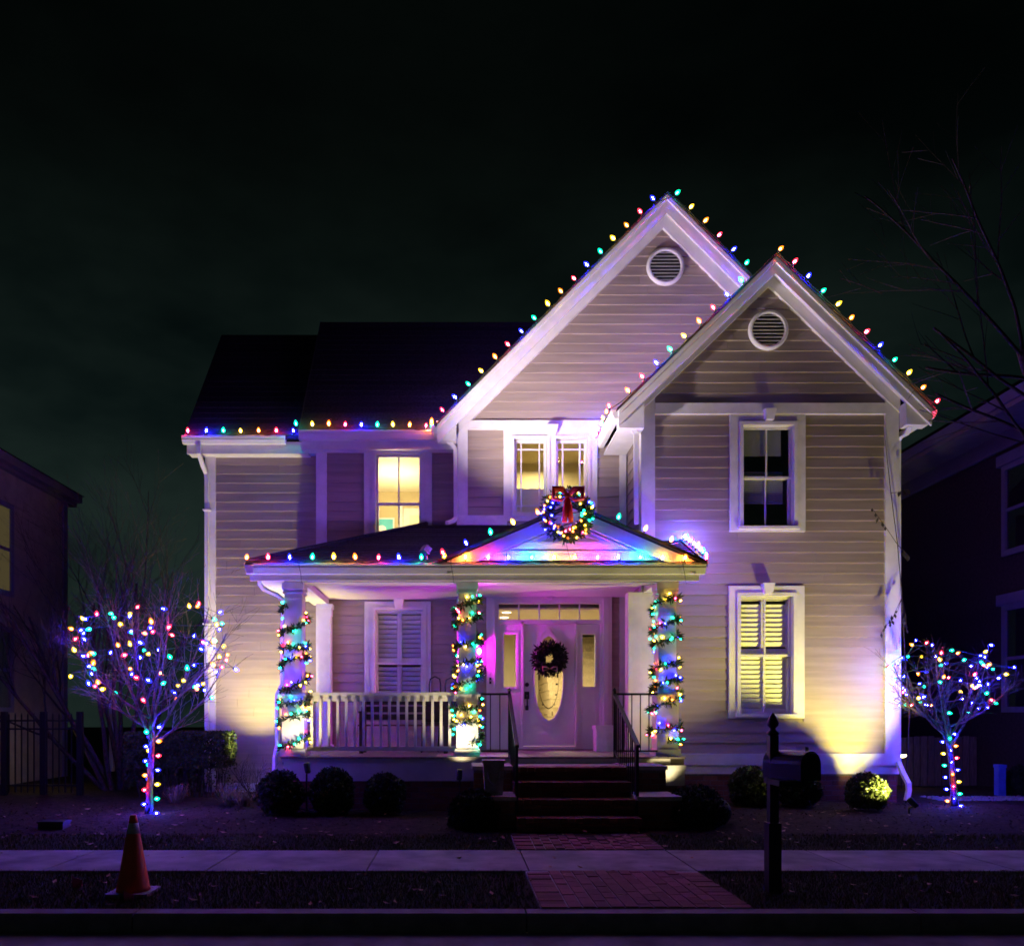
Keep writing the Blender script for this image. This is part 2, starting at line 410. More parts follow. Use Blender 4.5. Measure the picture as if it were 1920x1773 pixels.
# sides and back close the volume
sd = MB(); sd.box(xA0, xA0 + .12, YA + .121, 19, .2, zEA).box(0, .12, YC + .121, 19, .2, 6.3).box(xD1 - .12, xD1, YD + .121, 19, .2, zD1).box(xA0, xD1, 19, 19.12, .2, 6.3)
sd.box(xD0, xD0 + .12, YD + .121, YC - .001, .2, zD1)
sd.box(xB0, xB0 + .1, YB + .121, YA, .2, zEB)
wS = sd.build('wall', 'siding', HOUSE)
z = 1.02
while z < zD1 - .05:      # lap boards on the short return wall of the right block
    MB().hexa([(xD0 - .027, YD + .1, z), (xD0 - .001, YD + .1, z), (xD0 - .001, YC - .12, z), (xD0 - .027, YC - .12, z), (xD0 - .006, YD + .1, z + E), (xD0 - .001, YD + .1, z + E), (xD0 - .001, YC - .12, z + E), (xD0 - .006, YC - .12, z + E)]).build('clapboard', 'siding', wS)
    z += E
# trim boards
board(wA, YA, xA0 - .02, xA0 + .165, .3, zEA, .055, 'corner_board'); board(wA, YA, xA1 - .10, xA1 + .02, .3, PZ(855, YA), .05, 'corner_board'); board(wA, YA, xA0 + .165, xA1 + .02, PZ(855, YA), zEA, .06, 'frieze_board')
board(wB, YB, xB0 - .03, xB0 + .15, .3, zb_top, .05, 'corner_board'); board(wB, YB, xB0 - .03, -.02, zb_top, zEB, .06, 'frieze_board')
board(wC, YC, -.03, .155, 1.02, bandC[0], .055, 'corner_board'); board(wC, YC, -.03, xD0 - .03, bandC[0], bandC[1], .06, 'frieze_board'); board(wC, YC, -.03, .16, bandC[1] + .001, AP_C[1] - slC * AP_C[0] - .12, .058, 'corner_board'); board(wC, YC, xD0 - .14, xD0 - .028, 1.02, bandC[0], .05, 'corner_board')
bx('corner_board', 'white', wC, -.035, -.0, YC - .054, YB - .052, 1.02, 6.35)
board(wC, YC, -.03, .82, 4.82, PZ(968, YC), .09, 'apron_board', 'white_worn')
zct = AP_D[1] - slD * (AP_D[0] - xD0) - .14; board(wD, YD, xD0 - .03, xD0 + .18, wtD[1], zct, .055, 'corner_board'); board(wD, YD, xD1 - .19, xD1 + .02, wtD[1], zct, .055, 'corner_board')
bx('corner_board', 'white', wD, xD0 - .036, xD0 - .0, YD - .053, YD + .10, wtD[1], zD1)
board(wD, YD, xD0 + .18, xD1 - .19, bandD[0], bandD[1], .062, 'frieze_board')
board(wD, YD, xD0 - .03, xD1 + .02, wtD[0] + .14, wtD[1], .07, 'water_table'); board(wD, YD, xD0 - .03, xD1 + .03, wtD[0], wtD[0] + .138, .045, 'water_table')
board(wA, YA, xA0 - .02, xB0 + .1, .18, .40, .05, 'water_table')

def rake(par, ap, ev, sl, yf, Yw, vr=.337, vf=.44):
    for sgn in (-1, 1):
        X = lambda d: ap[0] + sgn * d
        W = ap[0] - ev[0]
        def strip(v0, v1, y0, y1, name, m, w=W, ext=0):
            zz = lambda d: ap[1] - sl * d
            MB().prism([(ap[0], ap[1] - v0), (X(w + ext), zz(w + ext) - v0), (X(w + ext), zz(w + ext) - v1), (ap[0], ap[1] - v1)], 'y', y0, y1).build(name, m, par)
        strip(.0, .035, yf - .05, yf + .09, 'drip_edge', 'roof_edge', ext=.03)
        strip(.036, .12, yf - .03, yf + .04, 'crown_moulding', 'white')
        strip(.121, vr, yf, yf + .04, 'rake_board', 'white')
        strip(.10, .13, yf + .041, Yw - .061, 'soffit', 'white')
        strip(.131, vf, Yw - .071, Yw - .001, 'frieze_board', 'white', W - .36)
def gable_roof(ap, ev, sl, y0, y1, right=True):
    mb = MB(); W = ap[0] - ev[0]
    for sgn in (-1, 1):
        e = (ap[0] + sgn * W, ap[1] - sl * W)
        mb.prism([(ap[0], ap[1]), e, (e[0], e[1] - .095), (ap[0], ap[1] - .095)], 'y', y0, y1)
    return mb.build('roof', 'roof', HOUSE)
rC = gable_roof(AP_C, EV_C, slC, 13.592, 19.3); rake(rC, AP_C, EV_C, slC, 13.5, YC)
rD = gable_roof(AP_D, EV_D, slD, 12.442, 13.86); rake(rD, AP_D, EV_D, slD, 12.35, YD, .28, .35)
def ridge(par, ap, sl, y0, y1):
    y = y0
    while y < y1:
        MB().prism([(ap[0], ap[1] + .022), (ap[0] - .12, ap[1] - .12 * sl + .018), (ap[0] - .12, ap[1] - .12 * sl + .004), (ap[0], ap[1] + .004), (ap[0] + .12, ap[1] - .12 * sl + .004), (ap[0] + .12, ap[1] - .12 * sl + .018)], 'y', y, min(y + .245, y1)).build('ridge_shingle', 'roof', par); y += .25
ridge(rC, AP_C, slC, 13.6, 19.2); ridge(rD, AP_D, slD, 12.45, 13.4)

def slope_roof(ye, ze, yr, zr, xl, xr, n, back=True, th=.07, lap=.006):
    """roof plane rising from the eave (ye, ze) to the ridge (yr, zr); xl/xr give the ends at t=0..1"""
    mb = MB()
    A = [(xl(0), ye, ze), (xr(0), ye, ze), (xr(1), yr, zr), (xl(1), yr, zr)]
    mb.hexa([(a[0], a[1], a[2] - th) for a in A] + A)
    if back: mb.hexa([(A[3][0], yr + .001, zr - th), (A[2][0], yr + .001, zr - th), (A[2][0], 2 * yr - ye, ze - th), (A[3][0], 2 * yr - ye, ze - th), (A[3][0], yr + .001, zr), (A[2][0], yr + .001, zr), (A[2][0], 2 * yr - ye, ze), (A[3][0], 2 * yr - ye, ze)])
    o = mb.build('roof', 'roof', HOUSE)
    dy, dz = yr - ye, zr - ze; L = math.hypot(dy, dz); ny, nz = -dz / L, dy / L
    for k in range(n):
        t0, t1 = k / n, min(1, (k + 1.06) / n); h0, h1 = lap, .002
        q = []
        for (h_lo, h_hi) in ((.001, .001), (h0, h1)):
            for t, h in ((t0, h_lo), (t1, h_hi)):
                pass
        p = lambda t, x, h: (x, ye + dy * t + ny * h, ze + dz * t + nz * h)
        j0, j1 = rng.uniform(-.004, .004), rng.uniform(-.004, .004)
        MB().hexa([p(t0, xl(t0), .001), p(t0, xr(t0), .001), p(t1, xr(t1), .0008), p(t1, xl(t1), .0008), p(t0 + j0 * .3, xl(t0), h0), p(t0 + j1 * .3, xr(t0), h0), p(t1, xr(t1), h1), p(t1, xl(t1), h1)]).build('shingle_course', 'roof', o)
    return o
# wing and middle roofs
yeA = 13.98; zeA = PZ(817, yeA); XLw = PX(345, yeA); yrA = 16.2; zrA = PZ(628, yrA)
rA = slope_roof(yeA, zeA, yrA, zrA, lambda t: XLw, lambda t: -2.66, 20)
yeB = 13.74; zeB = PZ(808, yeB); XLm = PX(561, yeB); yrB = 15.95; zrB = PZ(604, yrB)
rB = slope_roof(yeB, zeB, yrB, zrB, lambda t: XLm, lambda t: -.37 + 2.85 * t, 21)
# gable-end infill on the wing and the middle block
MB().prism([(YA + .2, zEA - .02), (yrA, zrA - .1), (2 * yrA - YA, zEA - .02)], 'x', xA0, xA0 + .1).build('wall', 'siding', HOUSE)
MB().prism([(YB + .1, zEB - .02), (yrB, zrB - .1), (2 * yrB - YB, zEB - .02)], 'x', xB0, xB0 + .1).build('wall', 'siding', HOUSE)
MB().hexa([(XLm - .02, yeB + .02, zeB - .06), (XLm, yeB + .02, zeB - .06), (XLm, yrB, zrB - .1), (XLm - .02, yrB, zrB - .1), (XLm - .02, yeB, zeB + .01), (XLm, yeB, zeB + .01), (XLm, yrB, zrB + .01), (XLm - .02, yrB, zrB + .01)]).build('rake_board', 'roof_edge', rB)
# eave boxes, gutters
def eave(par, x0, x1, ye, ze, Yw):
    bx('fascia_board', 'white', par, x0, x1, ye + .09, ye + .13, ze - .28, ze - .071)
    bx('soffit', 'white', par, x0, x1, ye + .131, Yw - .001, ze - .26, ze - .235)
def gutter_x(x0, x1, yf, zt, h=.13, d=.12):
    pr = [(yf, zt), (yf - .0, zt - .035), (yf + .012, zt - .04), (yf + .012, zt - .07), (yf + .045, zt - h), (yf + d, zt - h), (yf + d, zt - .004), (yf + d - .008, zt - .004), (yf + d - .008, zt - h + .01), (yf + .048, zt - h + .01), (yf + .02, zt - .07), (yf + .02, zt - .03), (yf + .008, zt)]
    return MB().prism(pr, 'x', x0, x1).build('gutter', 'gutter_white', HOUSE)
def gutter_y(x0, sgn, y0, y1, zt, h=.13, d=.12):
    pr = [(x0, zt), (x0, zt - .035), (x0 - sgn * .012, zt - .04), (x0 - sgn * .012, zt - .07), (x0 - sgn * .045, zt - h), (x0 - sgn * d, zt - h), (x0 - sgn * d, zt - .004)]
    return MB().prism(pr, 'y', y0, y1).build('gutter', 'gutter_white', HOUSE)
eave(rA, XLw + .02, -2.62, yeA, zeA, YA); gutter_x(XLw - .03, -2.99, yeA - .04, zeA + .0)
eave(rB, XLm + .02, -.03, yeB, zeB, YB); gutter_x(XLm - .01, -.40, yeB - .04, zeB + .01, .15, .13)
gutter_y(EV_C[0] - .10, -1, 13.52, 13.86, EV_C[1] - .03); gutter_y(EV_D[0] - .10, -1, 12.38, 13.76, EV_D[1] - .03)
gutter_y(2 * AP_D[0] - EV_D[0] + .10, 1, 12.38, 13.8, EV_D[1] - .03)
# eave return boxes of the two gables
MB().prism([(EV_C[0] + .01, EV_C[1] - .10), (EV_C[0] + .02, EV_C[1] - .27), (-.036, EV_C[1] - .27), (-.036, EV_C[1] + .02)], 'y', 13.545, YC - .06).build('eave_return', 'white', rC)
MB().prism([(EV_D[0] + .01, EV_D[1] - .10), (EV_D[0] + .02, EV_D[1] - .30), (xD0 - .037, EV_D[1] - .30), (xD0 - .037, EV_D[1] + .1)], 'y', 12.395, YD - .06).build('eave_return', 'white', rD)
MB().box(EV_D[0] + .02, xD0 - .037, YD - .05, YC - .07, EV_D[1] - .29, EV_D[1] - .26).build('soffit', 'white', rD)
q = 2 * AP_D[0]
MB().prism([(q - EV_D[0] - .01, EV_D[1] - .10), (q - EV_D[0] - .02, EV_D[1] - .25), (xD1 + .024, EV_D[1] - .25), (xD1 + .024, EV_D[1] + .1)], 'y', 12.395, YD - .06).build('eave_return', 'white', rD)

def spout(pts, r=.048, name='downspout'):
    return MB().tube(pts, r, 4, aspect=.8).build(name, 'gutter_white', HOUSE)
def strap(par, p, r=.06):
    MB().box(p[0] - r, p[0] + r, p[1] - .05, p[1] + .05, p[2] - .012, p[2] + .012).build('strap', 'gutter_white', par)
yy = YA - .11
s = spout([P(373, 832, 13.98), P(373, 850, 13.98), P(380, 872, yy - .1), P(387, 888, yy), P(388, 900, yy), (PX(388, yy), yy, .45)])
strap(s, (PX(388, yy), yy, 3.2)); strap(s, (PX(388, yy), yy, 5.2))
s = spout([P(822, 790, 13.6), P(822, 806, 13.6), P(829, 820, 13.63), P(846, 831, 13.68), P(854, 842, 13.7), (PX(855, 13.7), 13.7, 4.93), (PX(850, 13.6), 13.6, 4.86), (PX(838, 13.5), 13.5, 4.80)])
s = spout([P(1163, 775, 12.45), P(1163, 786, 12.46), P(1170, 796, 12.47), P(1186, 803, 12.5), P(1192, 813, 12.53), (PX(1193, 12.53), 12.53, 4.55)])
s = spout([P(1705, 800, 12.5), P(1700, 812, 12.55), P(1688, 818, 12.72), P(1684, 825, 12.78), (PX(1684, 12.78), 12.78, .85), P(1684, 1428, 12.6), P(1692, 1447, 12.45), P(1703, 1468, 12.3), P(1704, 1480, 12.28), P(1700, 1500, 12.25)])
# foundation of the right block
def brick_wall(parent, x0, x1, yf, z0, z1, axis='x', m='mortar_dark', name='foundation'):
    o = (MB().box(x0, x1, yf + .004, yf + .1, z0, z1) if axis == 'x' else MB().box(yf + .004, yf + .1, x0, x1, z0, z1)).build(name, m, parent)
    z = z0; k = 0
    while z < z1 - .03:
        h = min(.066, z1 - z); x = x0 - (.105 if k % 2 else 0)
        while x < x1:
            a, b = max(x, x0), min(x + .2, x1)
            if b - a > .04:
                c = ((a + b) / 2, yf + .045, z + h / 2) if axis == 'x' else (yf + .045, (a + b) / 2, z + h / 2)
                sc = (b - a, .1 + rng.uniform(-.006, .004), h) if axis == 'x' else (.1, b - a, h)
                inst('brick', brick_me, o, c, None, sc)
            x += .211
        z += .077; k += 1
    return o
brick_wall(HOUSE, xD0, xD1, YD - .02, .2, wtD[0] - .002)

# ------------------------------------------------------------------ windows
def keystone(par, cx, z0, z1, Y, w=.09):
    MB().hexa([(cx - w * .62, Y - .14, z0), (cx + w * .62, Y - .14, z0), (cx + w * .62, Y - .03, z0), (cx - w * .62, Y - .03, z0), (cx - w, Y - .17, z1), (cx + w, Y - .17, z1), (cx + w, Y - .03, z1), (cx - w, Y - .03, z1)]).build('keystone', 'white', par)
def casing(T, O, Y, t=.05):
    mb = MB()
    mb.box(T[0], O[0][0] if isinstance(O[0], tuple) else O[0], Y - t, Y - .0005, T[2], T[3])
    return mb
def window(T, O, Y, name='window', sill=True, key=None, head=.0):
    mb = MB().box(T[0], O[0], Y - .05, Y + .1, T[2], T[3]).box(O[1], T[1], Y - .05, Y + .1, T[2], T[3]).box(O[0], O[1], Y - .05, Y + .1, O[3], T[3]).box(O[0], O[1], Y - .05, Y + .1, T[2], O[2])
    w = mb.build(name, 'white', HOUSE)
    o = O; st = .03   # stop moulding proud of the casing
    MB().box(o[0] - .035, o[0] + .018, Y - .075, Y + .06, o[2], o[3] + .035).box(o[1] - .018, o[1] + .035, Y - .075, Y + .06, o[2], o[3] + .035).box(o[0] + .018, o[1] - .018, Y - .075, Y + .06, o[3] - .018, o[3] + .035).build('moulding', 'white', w)
    if sill: bx('sill', 'white', w, o[0] - .06, o[1] + .06, Y - .11, Y + .03, o[2] - .045, o[2] - .002)
    if key: keystone(w, (o[0] + o[1]) / 2, T[3] - .13, T[3] + .03, Y)
    return w
def sash(w, x0, x1, z0, z1, y, fr=.04, bars=1, glass='glass'):
    f = MB().box(x0, x0 + fr, y, y + .035, z0, z1).box(x1 - fr, x1, y, y + .035, z0, z1).box(x0 + fr, x1 - fr, y, y + .035, z1 - fr, z1).box(x0 + fr, x1 - fr, y, y + .035, z0, z0 + fr)
    f.build('sash', 'white', w)
    xs = [x0 + fr + (x1 - x0 - 2 * fr) * k / (bars + 1) for k in range(bars + 2)]
    for k in range(1, bars + 1): bx('muntin', 'white', w, xs[k] - .012, xs[k] + .012, y + .003, y + .03, z0 + fr, z1 - fr)
    for k in range(bars + 1):
        a = xs[k] + (.012 if k else 0); b = xs[k + 1] - (.012 if k < bars else 0)
        bx('pane', glass, w, a, b, y + .016, y + .019, z0 + fr, z1 - fr)
def double_hung(w, O, Y, zm, glass='glass'):
    sash(w, O[0] + .02, O[1] - .02, zm - .02, O[3] - .02, Y + .03, .036, 1, glass)
    sash(w, O[0] + .02, O[1] - .02, O[2] + .0, zm + .02, Y + .068, .042, 1, glass)
def louvers(w, x0, x1, z0, z1, y, pitch=.062, ang=35, rail=()):
    z = z0 + pitch / 2
    me = None
    while z < z1 - pitch * .4:
        if not any(a < z < b for a, b in rail):
            dz, dy = .5 * pitch * 1.12 * math.cos(R(ang)), .5 * pitch * 1.12 * math.sin(R(ang)); tk = .004
            MB().hexa([(x0, y + dy, z - dz), (x1, y + dy, z - dz), (x1, y + dy + .009, z - dz), (x0, y + dy + .009, z - dz), (x0, y - dy, z + dz), (x1, y - dy, z + dz), (x1, y - dy + .009, z + dz), (x0, y - dy + .009, z + dz)]).build('louver', 'louver_white', w)
        z += pitch
def shutters(w, O, Y, zm, pitch, ang):
    y = Y + .128; cx = (O[0] + O[1]) / 2
    f = MB()
    for a, b in ((O[0] + .02, cx - .003), (cx + .003, O[1] - .02)):
        f.box(a, a + .04, y - .015, y + .015, O[2] + .01, O[3] - .02).box(b - .04, b, y - .015, y + .015, O[2] + .01, O[3] - .02)
        for c, d in ((O[3] - .07, O[3] - .02), (zm - .05, zm + .05), (O[2] + .01, O[2] + .09)): f.box(a + .04, b - .04, y - .015, y + .015, c, d)
        louvers(w, a + .04, b - .04, O[2] + .095, O[3] - .075, y, pitch, ang, ((zm - .07, zm + .07),))
    f.build('shutter_frame', 'louver_white', w)
def room(x0, x1, y0, y1, z0, z1, wallm, floorm, ceilm='ceiling_white'):
    t = .03
    rm = MB().box(x0 - t, x0, y0, y1, z0, z1).box(x1, x1 + t, y0, y1, z0, z1).box(x0 - t, x1 + t, y1, y1 + t, z0, z1).build('interior_wall', wallm, HOUSE)
    bx('interior_ceiling', ceilm, rm, x0 - t, x1 + t, y0, y1 + t, z1, z1 + t)
    bx('interior_floor', floorm, rm, x0 - t, x1 + t, y0, y1 + t, z0 - t, z0)
    return rm
def room_light(name, loc, power, col=(1, .82, .48), size=.5, kind='AREA'):
    d = bpy.data.lights.new(name, kind); d.energy = power; d.color = col
    if kind == 'AREA': d.size = size
    else: d.shadow_soft_size = .12
    o = bpy.data.objects.new(name, d); COL.objects.link(o); o.location = loc; return o

# W1 lit bedroom landing
w1 = window(T1, O1, YB, key=True); double_hung(w1, O1, YB, PZ(943, YB))
mat('bedroom_wall', (.50, .42, .24), .8, .06, 2)
rm = room(-2.3, -.2, 14.25, 17.3, 3.95, 6.36, 'bedroom_wall', 'carpet', 'cream_wall')
room_light('bedroom_lamp', (-1.25, 15.9, 5.6), 120, kind='POINT')
d = bx('interior_door', 'white', rm, -1.18, -.45, 17.24, 17.29, 3.96, 6.0)
for a, b in ((4.1, 4.8), (4.95, 5.85)): bx('door_panel', 'cream_wall', rm, -1.04, -.60, 17.228, 17.239, a, b)
bx('door_casing', 'white', rm, -1.29, -1.19, 17.23, 17.29, 3.96, 6.1)
pic = thing('framed_picture', (-1.56, 17.28, 5.2), 'blue framed picture on the bedroom wall behind the lit upper window', 'picture')
bx('frame', 'white', pic, -1.79, -1.37, 17.25, 17.295, 5.20, 5.80); bx('print', 'picture_blue', pic, -1.76, -1.40, 17.243, 17.249, 5.23, 5.77)
MB().lathe([(.001, -.004), (.09, -.003), (.1, 0)], (-1.64, 17.242, 5.54), 10, axis='y').build('print_shape', 'picture_white', pic)
MB().lathe([(.001, -.004), (.12, -.003), (.13, 0)], (-1.62, 17.2415, 5.40), 10, axis='y').build('print_shape', 'picture_red', pic)
# W2 paired casements, dim room
mb = MB().box(T2[0], O2a[0], YC - .05, YC + .1, T2[2], T2[3]).box(O2a[1], O2b[0], YC - .05, YC + .1, T2[2], T2[3]).box(O2b[1], T2[1], YC - .05, YC + .1, T2[2], T2[3])
for o in (O2a, O2b): mb.box(o[0], o[1], YC - .05, YC + .1, o[3], T2[3]).box(o[0], o[1], YC - .05, YC + .1, T2[2], o[2])
w2 = mb.build('window', 'white', HOUSE)
for o in (O2a, O2b):
    MB().box(o[0] - .03, o[0] + .015, YC - .07, YC + .06, o[2] - .03, o[3] + .03).box(o[1] - .015, o[1] + .03, YC - .07, YC + .06, o[2] - .03, o[3] + .03).box(o[0] + .015, o[1] - .015, YC - .07, YC + .06, o[3] - .015, o[3] + .03).box(o[0] + .015, o[1] - .015, YC - .07, YC + .06, o[2] - .03, o[2] + .015).build('moulding', 'white', w2)
    x0, x1, z0, z1 = o[0] + .02, o[1] - .02, o[2] + .02, o[3] - .02; fr = .045; y = YC + .03
    MB().box(x0, x0 + fr, y, y + .035, z0, z1).box(x1 - fr, x1, y, y + .035, z0, z1).box(x0 + fr, x1 - fr, y, y + .035, z1 - fr, z1).box(x0 + fr, x1 - fr, y, y + .035, z0, z0 + fr).build('sash', 'white', w2)
    vx = [x0 + fr, x0 + fr + .075, x1 - fr - .075, x1 - fr]; vz = [z0 + fr, z0 + fr + .11, z1 - fr - .11, z1 - fr]
    for k in (1, 2):
        bx('muntin', 'white', w2, vx[k] - .011, vx[k] + .011, y + .003, y + .03, vz[0], vz[3])
        bx('muntin', 'white', w2, vx[0], vx[3], y + .006, y + .027, vz[k] - .011, vz[k] + .011)
    for i in range(3):
        for j in range(3): bx('pane', 'glass', w2, vx[i] + .011, vx[i + 1] - .011, y + .016, y + .018, vz[j] + .011, vz[j + 1] - .011)
keystone(w2, (O2a[1] + O2b[0]) / 2, T2[3] - .11, T2[3] + .04, YC, .105)
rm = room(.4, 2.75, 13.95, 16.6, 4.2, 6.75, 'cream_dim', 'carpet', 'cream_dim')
bx('curtain_panel', 'cream_wall', rm, .5, 2.7, 14.6, 14.63, 4.2, PZ(916, 14.6))
room_light('landing_lamp', (1.6, 15.9, 6.6), 85, size=.4)
# W3 unlit upper room with raised blinds
w3 = window(T3, O3, YD, key=True); double_hung(w3, O3, YD, PZ(894, YD), 'glass_dark')
bx('roller_blind', 'louver_white', w3, O3[0] + .03, O3[1] - .16, YD + .106, YD + .112, PZ(851, YD), O3[3])
zz = PZ(941, YD)
while zz < PZ(882, YD):
    bx('blind_slat', 'louver_white', w3, O3[0] + .03, O3[1] - .13, YD + .106, YD + .126, zz, zz + .024); zz += .034
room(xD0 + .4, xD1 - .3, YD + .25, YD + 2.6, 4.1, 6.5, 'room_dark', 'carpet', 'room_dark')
room_light('blue_room_fill', (5.0, 14.2, 5.4), 5, (.22, .2, 1.0), kind='POINT')  # added blue fill light tinting this room, its source is unseen
# W4 lower right window with plantation shutters
w4 = window(T4, O4, YD, key=True); zm4 = PZ(1228, YD); double_hung(w4, O4, YD, zm4)
shutters(w4, O4, YD, zm4 + .06, .074, 27)
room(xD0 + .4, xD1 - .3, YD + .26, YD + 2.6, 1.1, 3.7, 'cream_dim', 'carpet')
# W5 porch window
w5 = window(T5, O5, YB, key=True); zm5 = PZ(1243, YB); double_hung(w5, O5, YB, zm5)
shutters(w5, O5, YB, zm5 + .05, .082, 44)
room(-2.3, -.2, 14.36, 16.6, 1.1, 3.6, 'cream_dim', 'wood_floor')
# round gable vents
def vent(cx, cz, r, Y):
    v = MB(); n = 32
    ring = [(r * .80, -.03), (r * .82, -.055), (r * .92, -.06), (r * .94, -.05), (r * 1.0, -.045), (r * 1.0, .0)]
    i0 = 0
    for (rr, h) in ring:
        for j in range(n):
            t = 2 * math.pi * j / n; v.v.append((cx + rr * math.cos(t), Y - .03 + h, cz + rr * math.sin(t)))
    for k in range(len(ring) - 1):
        for j in range(n): v.f.append((k*n+j, k*n+(j+1)%n, (k+1)*n+(j+1)%n, (k+1)*n+j)); v.mi.append(0)
    o = v.build('gable_vent', 'white', HOUSE, True)
    MB().lathe([(.001, 0), (r * .82, 0), (r * .82, .004)], (cx, Y - .034, cz), n, axis='y').build('vent_backing', 'black_plastic', o)
    k = 9
    for i in range(k):
        z = -r * .72 + i * (r * 1.44) / (k - 1); hw = math.sqrt(max(.001, (r * .8) ** 2 - z * z))
        MB().hexa([(cx - hw, Y - .085, cz + z - .016), (cx + hw, Y - .085, cz + z - .016), (cx + hw, Y - .078, cz + z - .016), (cx - hw, Y - .078, cz + z - .016), (cx - hw, Y - .05, cz + z + .016), (cx + hw, Y - .05, cz + z + .016), (cx + hw, Y - .043, cz + z + .016), (cx - hw, Y - .043, cz + z + .016)]).build('vent_slat', 'white', o)
vent(PX(1246, YC), PZ(503, YC), 35 / 110, YC); vent(PX(1438, YD), PZ(622, YD), 37 / 120, YD)

# ------------------------------------------------------------------ front door and its surround
ds = MB()
xL, xR, zB, zT = OD; SL0, SL1 = PX(935, YC), PX(977, YC); DR0, DR1 = PX(982, YC), PX(1078, YC); SR0, SR1 = PX(1083, YC), PX(1125, YC)
zfl = 1.02; zdt = PZ(1170, YC); ztr0, ztr1 = PZ(1165, YC), PZ(1131, YC)
ds.box(TD[0], xL, YC - .06, YC + .12, zfl, TD[3]).box(xR, TD[1], YC - .06, YC + .12, zfl, TD[3]).box(xL, xR, YC - .06, YC + .12, zT, TD[3])
surround = ds.build('door_surround', 'door_white', HOUSE)
f = MB().box(xL, SL0, YC - .03, YC + .1, zfl, zT).box(SR1, xR, YC - .03, YC + .1, zfl, zT).box(SL1, DR0 - .005, YC - .03, YC + .1, zfl, ztr0 - .0).box(DR1 + .005, SR0, YC - .03, YC + .1, zfl, ztr0).box(SL0, SR1, YC - .03, YC + .1, zdt + .005, ztr0 + .03).box(SL0, SR1, YC - .03, YC + .1, ztr1, zT).box(DR0 - .005, DR1 + .005, YC - .06, YC + .1, zfl, zfl + .05)
f.build('door_frame', 'door_white', surround)
MB().box(TD[0] + .06, xL - .0, YC - .078, YC - .061, zfl, TD[3] - .09).box(xR, TD[1] - .06, YC - .078, YC - .061, zfl, TD[3] - .09).box(TD[0] + .06, TD[1] - .06, YC - .078, YC - .061, TD[3] - .1, TD[3] - .06).build('moulding', 'door_white', surround)
keystone(surround, (TD[0] + TD[1]) / 2, TD[3] - .12, TD[3] - .005, YC - .02, .085)
# transom panes
tx = [SL0 + (SR1 - SL0) * k / 5 for k in range(6)]
for k in range(5):
    bx('transom_pane', 'glass', surround, tx[k] + .012, tx[k + 1] - .012, YC + .02, YC + .023, ztr0 + .03, ztr1)
    if k: bx('muntin', 'door_white', surround, tx[k] - .01, tx[k] + .01, YC + .0, YC + .04, ztr0 + .03, ztr1)
for (a, b) in ((SL0, SL1), (SR0, SR1)):
    ga, gb, gz0, gz1 = a + .085, b - .085, PZ(1287, YC), PZ(1189, YC)
    p = MB().box(a, ga, YC + .0, YC + .05, zfl, zdt).box(gb, b, YC + .0, YC + .05, zfl, zdt).box(ga, gb, YC + .0, YC + .05, gz1, zdt).box(ga, gb, YC + .0, YC + .05, zfl, gz0)
    p.build('sidelight', 'door_white', surround)
    MB().box(ga - .04, ga, YC - .014, YC - .001, gz0 - .04, gz1 + .04).box(gb, gb + .04, YC - .014, YC - .001, gz0 - .04, gz1 + .04).box(ga, gb, YC - .014, YC - .001, gz1, gz1 + .04).box(ga, gb, YC - .014, YC - .001, gz0 - .04, gz0).build('moulding', 'door_white', surround)
    bx('sidelight_pane', 'glass', surround, ga, gb, YC + .02, YC + .023, gz0, gz1)
    MB().box(a + .06, a + .075, YC - .012, YC - .001, 1.2, 1.75).box(b - .075, b - .06, YC - .012, YC - .001, 1.2, 1.75).box(a + .075, b - .075, YC - .012, YC - .001, 1.735, 1.75).box(a + .075, b - .075, YC - .012, YC - .001, 1.2, 1.215).build('panel_moulding', 'door_white', surround)
# door leaf with an oval opening
dx0, dx1, dz0, dz1 = DR0, DR1, zfl + .055, zdt; ocx, ocz = PX(1029, YC), PZ(1271, YC); orx, orz = 27 / 110, 80 / 110
n = 48; dm = MB()
def ray_rect(t):
    c, s_ = math.cos(t), math.sin(t); k = 1e9
    if abs(c) > 1e-9: k = min(k, ((dx1 - ocx) if c > 0 else (dx0 - ocx)) / c)
    if abs(s_) > 1e-9: k = min(k, ((dz1 - ocz) if s_ > 0 else (dz0 - ocz)) / s_)
    return (ocx + c * k, ocz + s_ * k)
ang = sorted({2 * math.pi * k / n for k in range(n)} | {math.atan2(z - ocz, x - ocx) % (2 * math.pi) for x in (dx0, dx1) for z in (dz0, dz1)})
def ell(t, k=1.0):
    r = 1 / math.sqrt((math.cos(t) / orx) ** 2 + (math.sin(t) / orz) ** 2) * k; return (ocx + r * math.cos(t), ocz + r * math.sin(t))
for i, t in enumerate(ang):
    u = ang[(i + 1) % len(ang)]
    a, b, c, d = ell(t), ell(u), ray_rect(u), ray_rect(t)
    dm.quad((a[0], YC + .02, a[1]), (b[0], YC + .02, b[1]), (c[0], YC + .02, c[1]), (d[0], YC + .02, d[1]))
    dm.quad((a[0], YC + .02, a[1]), (b[0], YC + .02, b[1]), (b[0], YC + .065, b[1]), (a[0], YC + .065, a[1]))
    dm.quad((a[0], YC + .065, a[1]), (b[0], YC + .065, b[1]), (c[0], YC + .065, c[1]), (d[0], YC + .065, d[1]))
door = dm.build('front_door', 'door_white', HOUSE, fix=False)
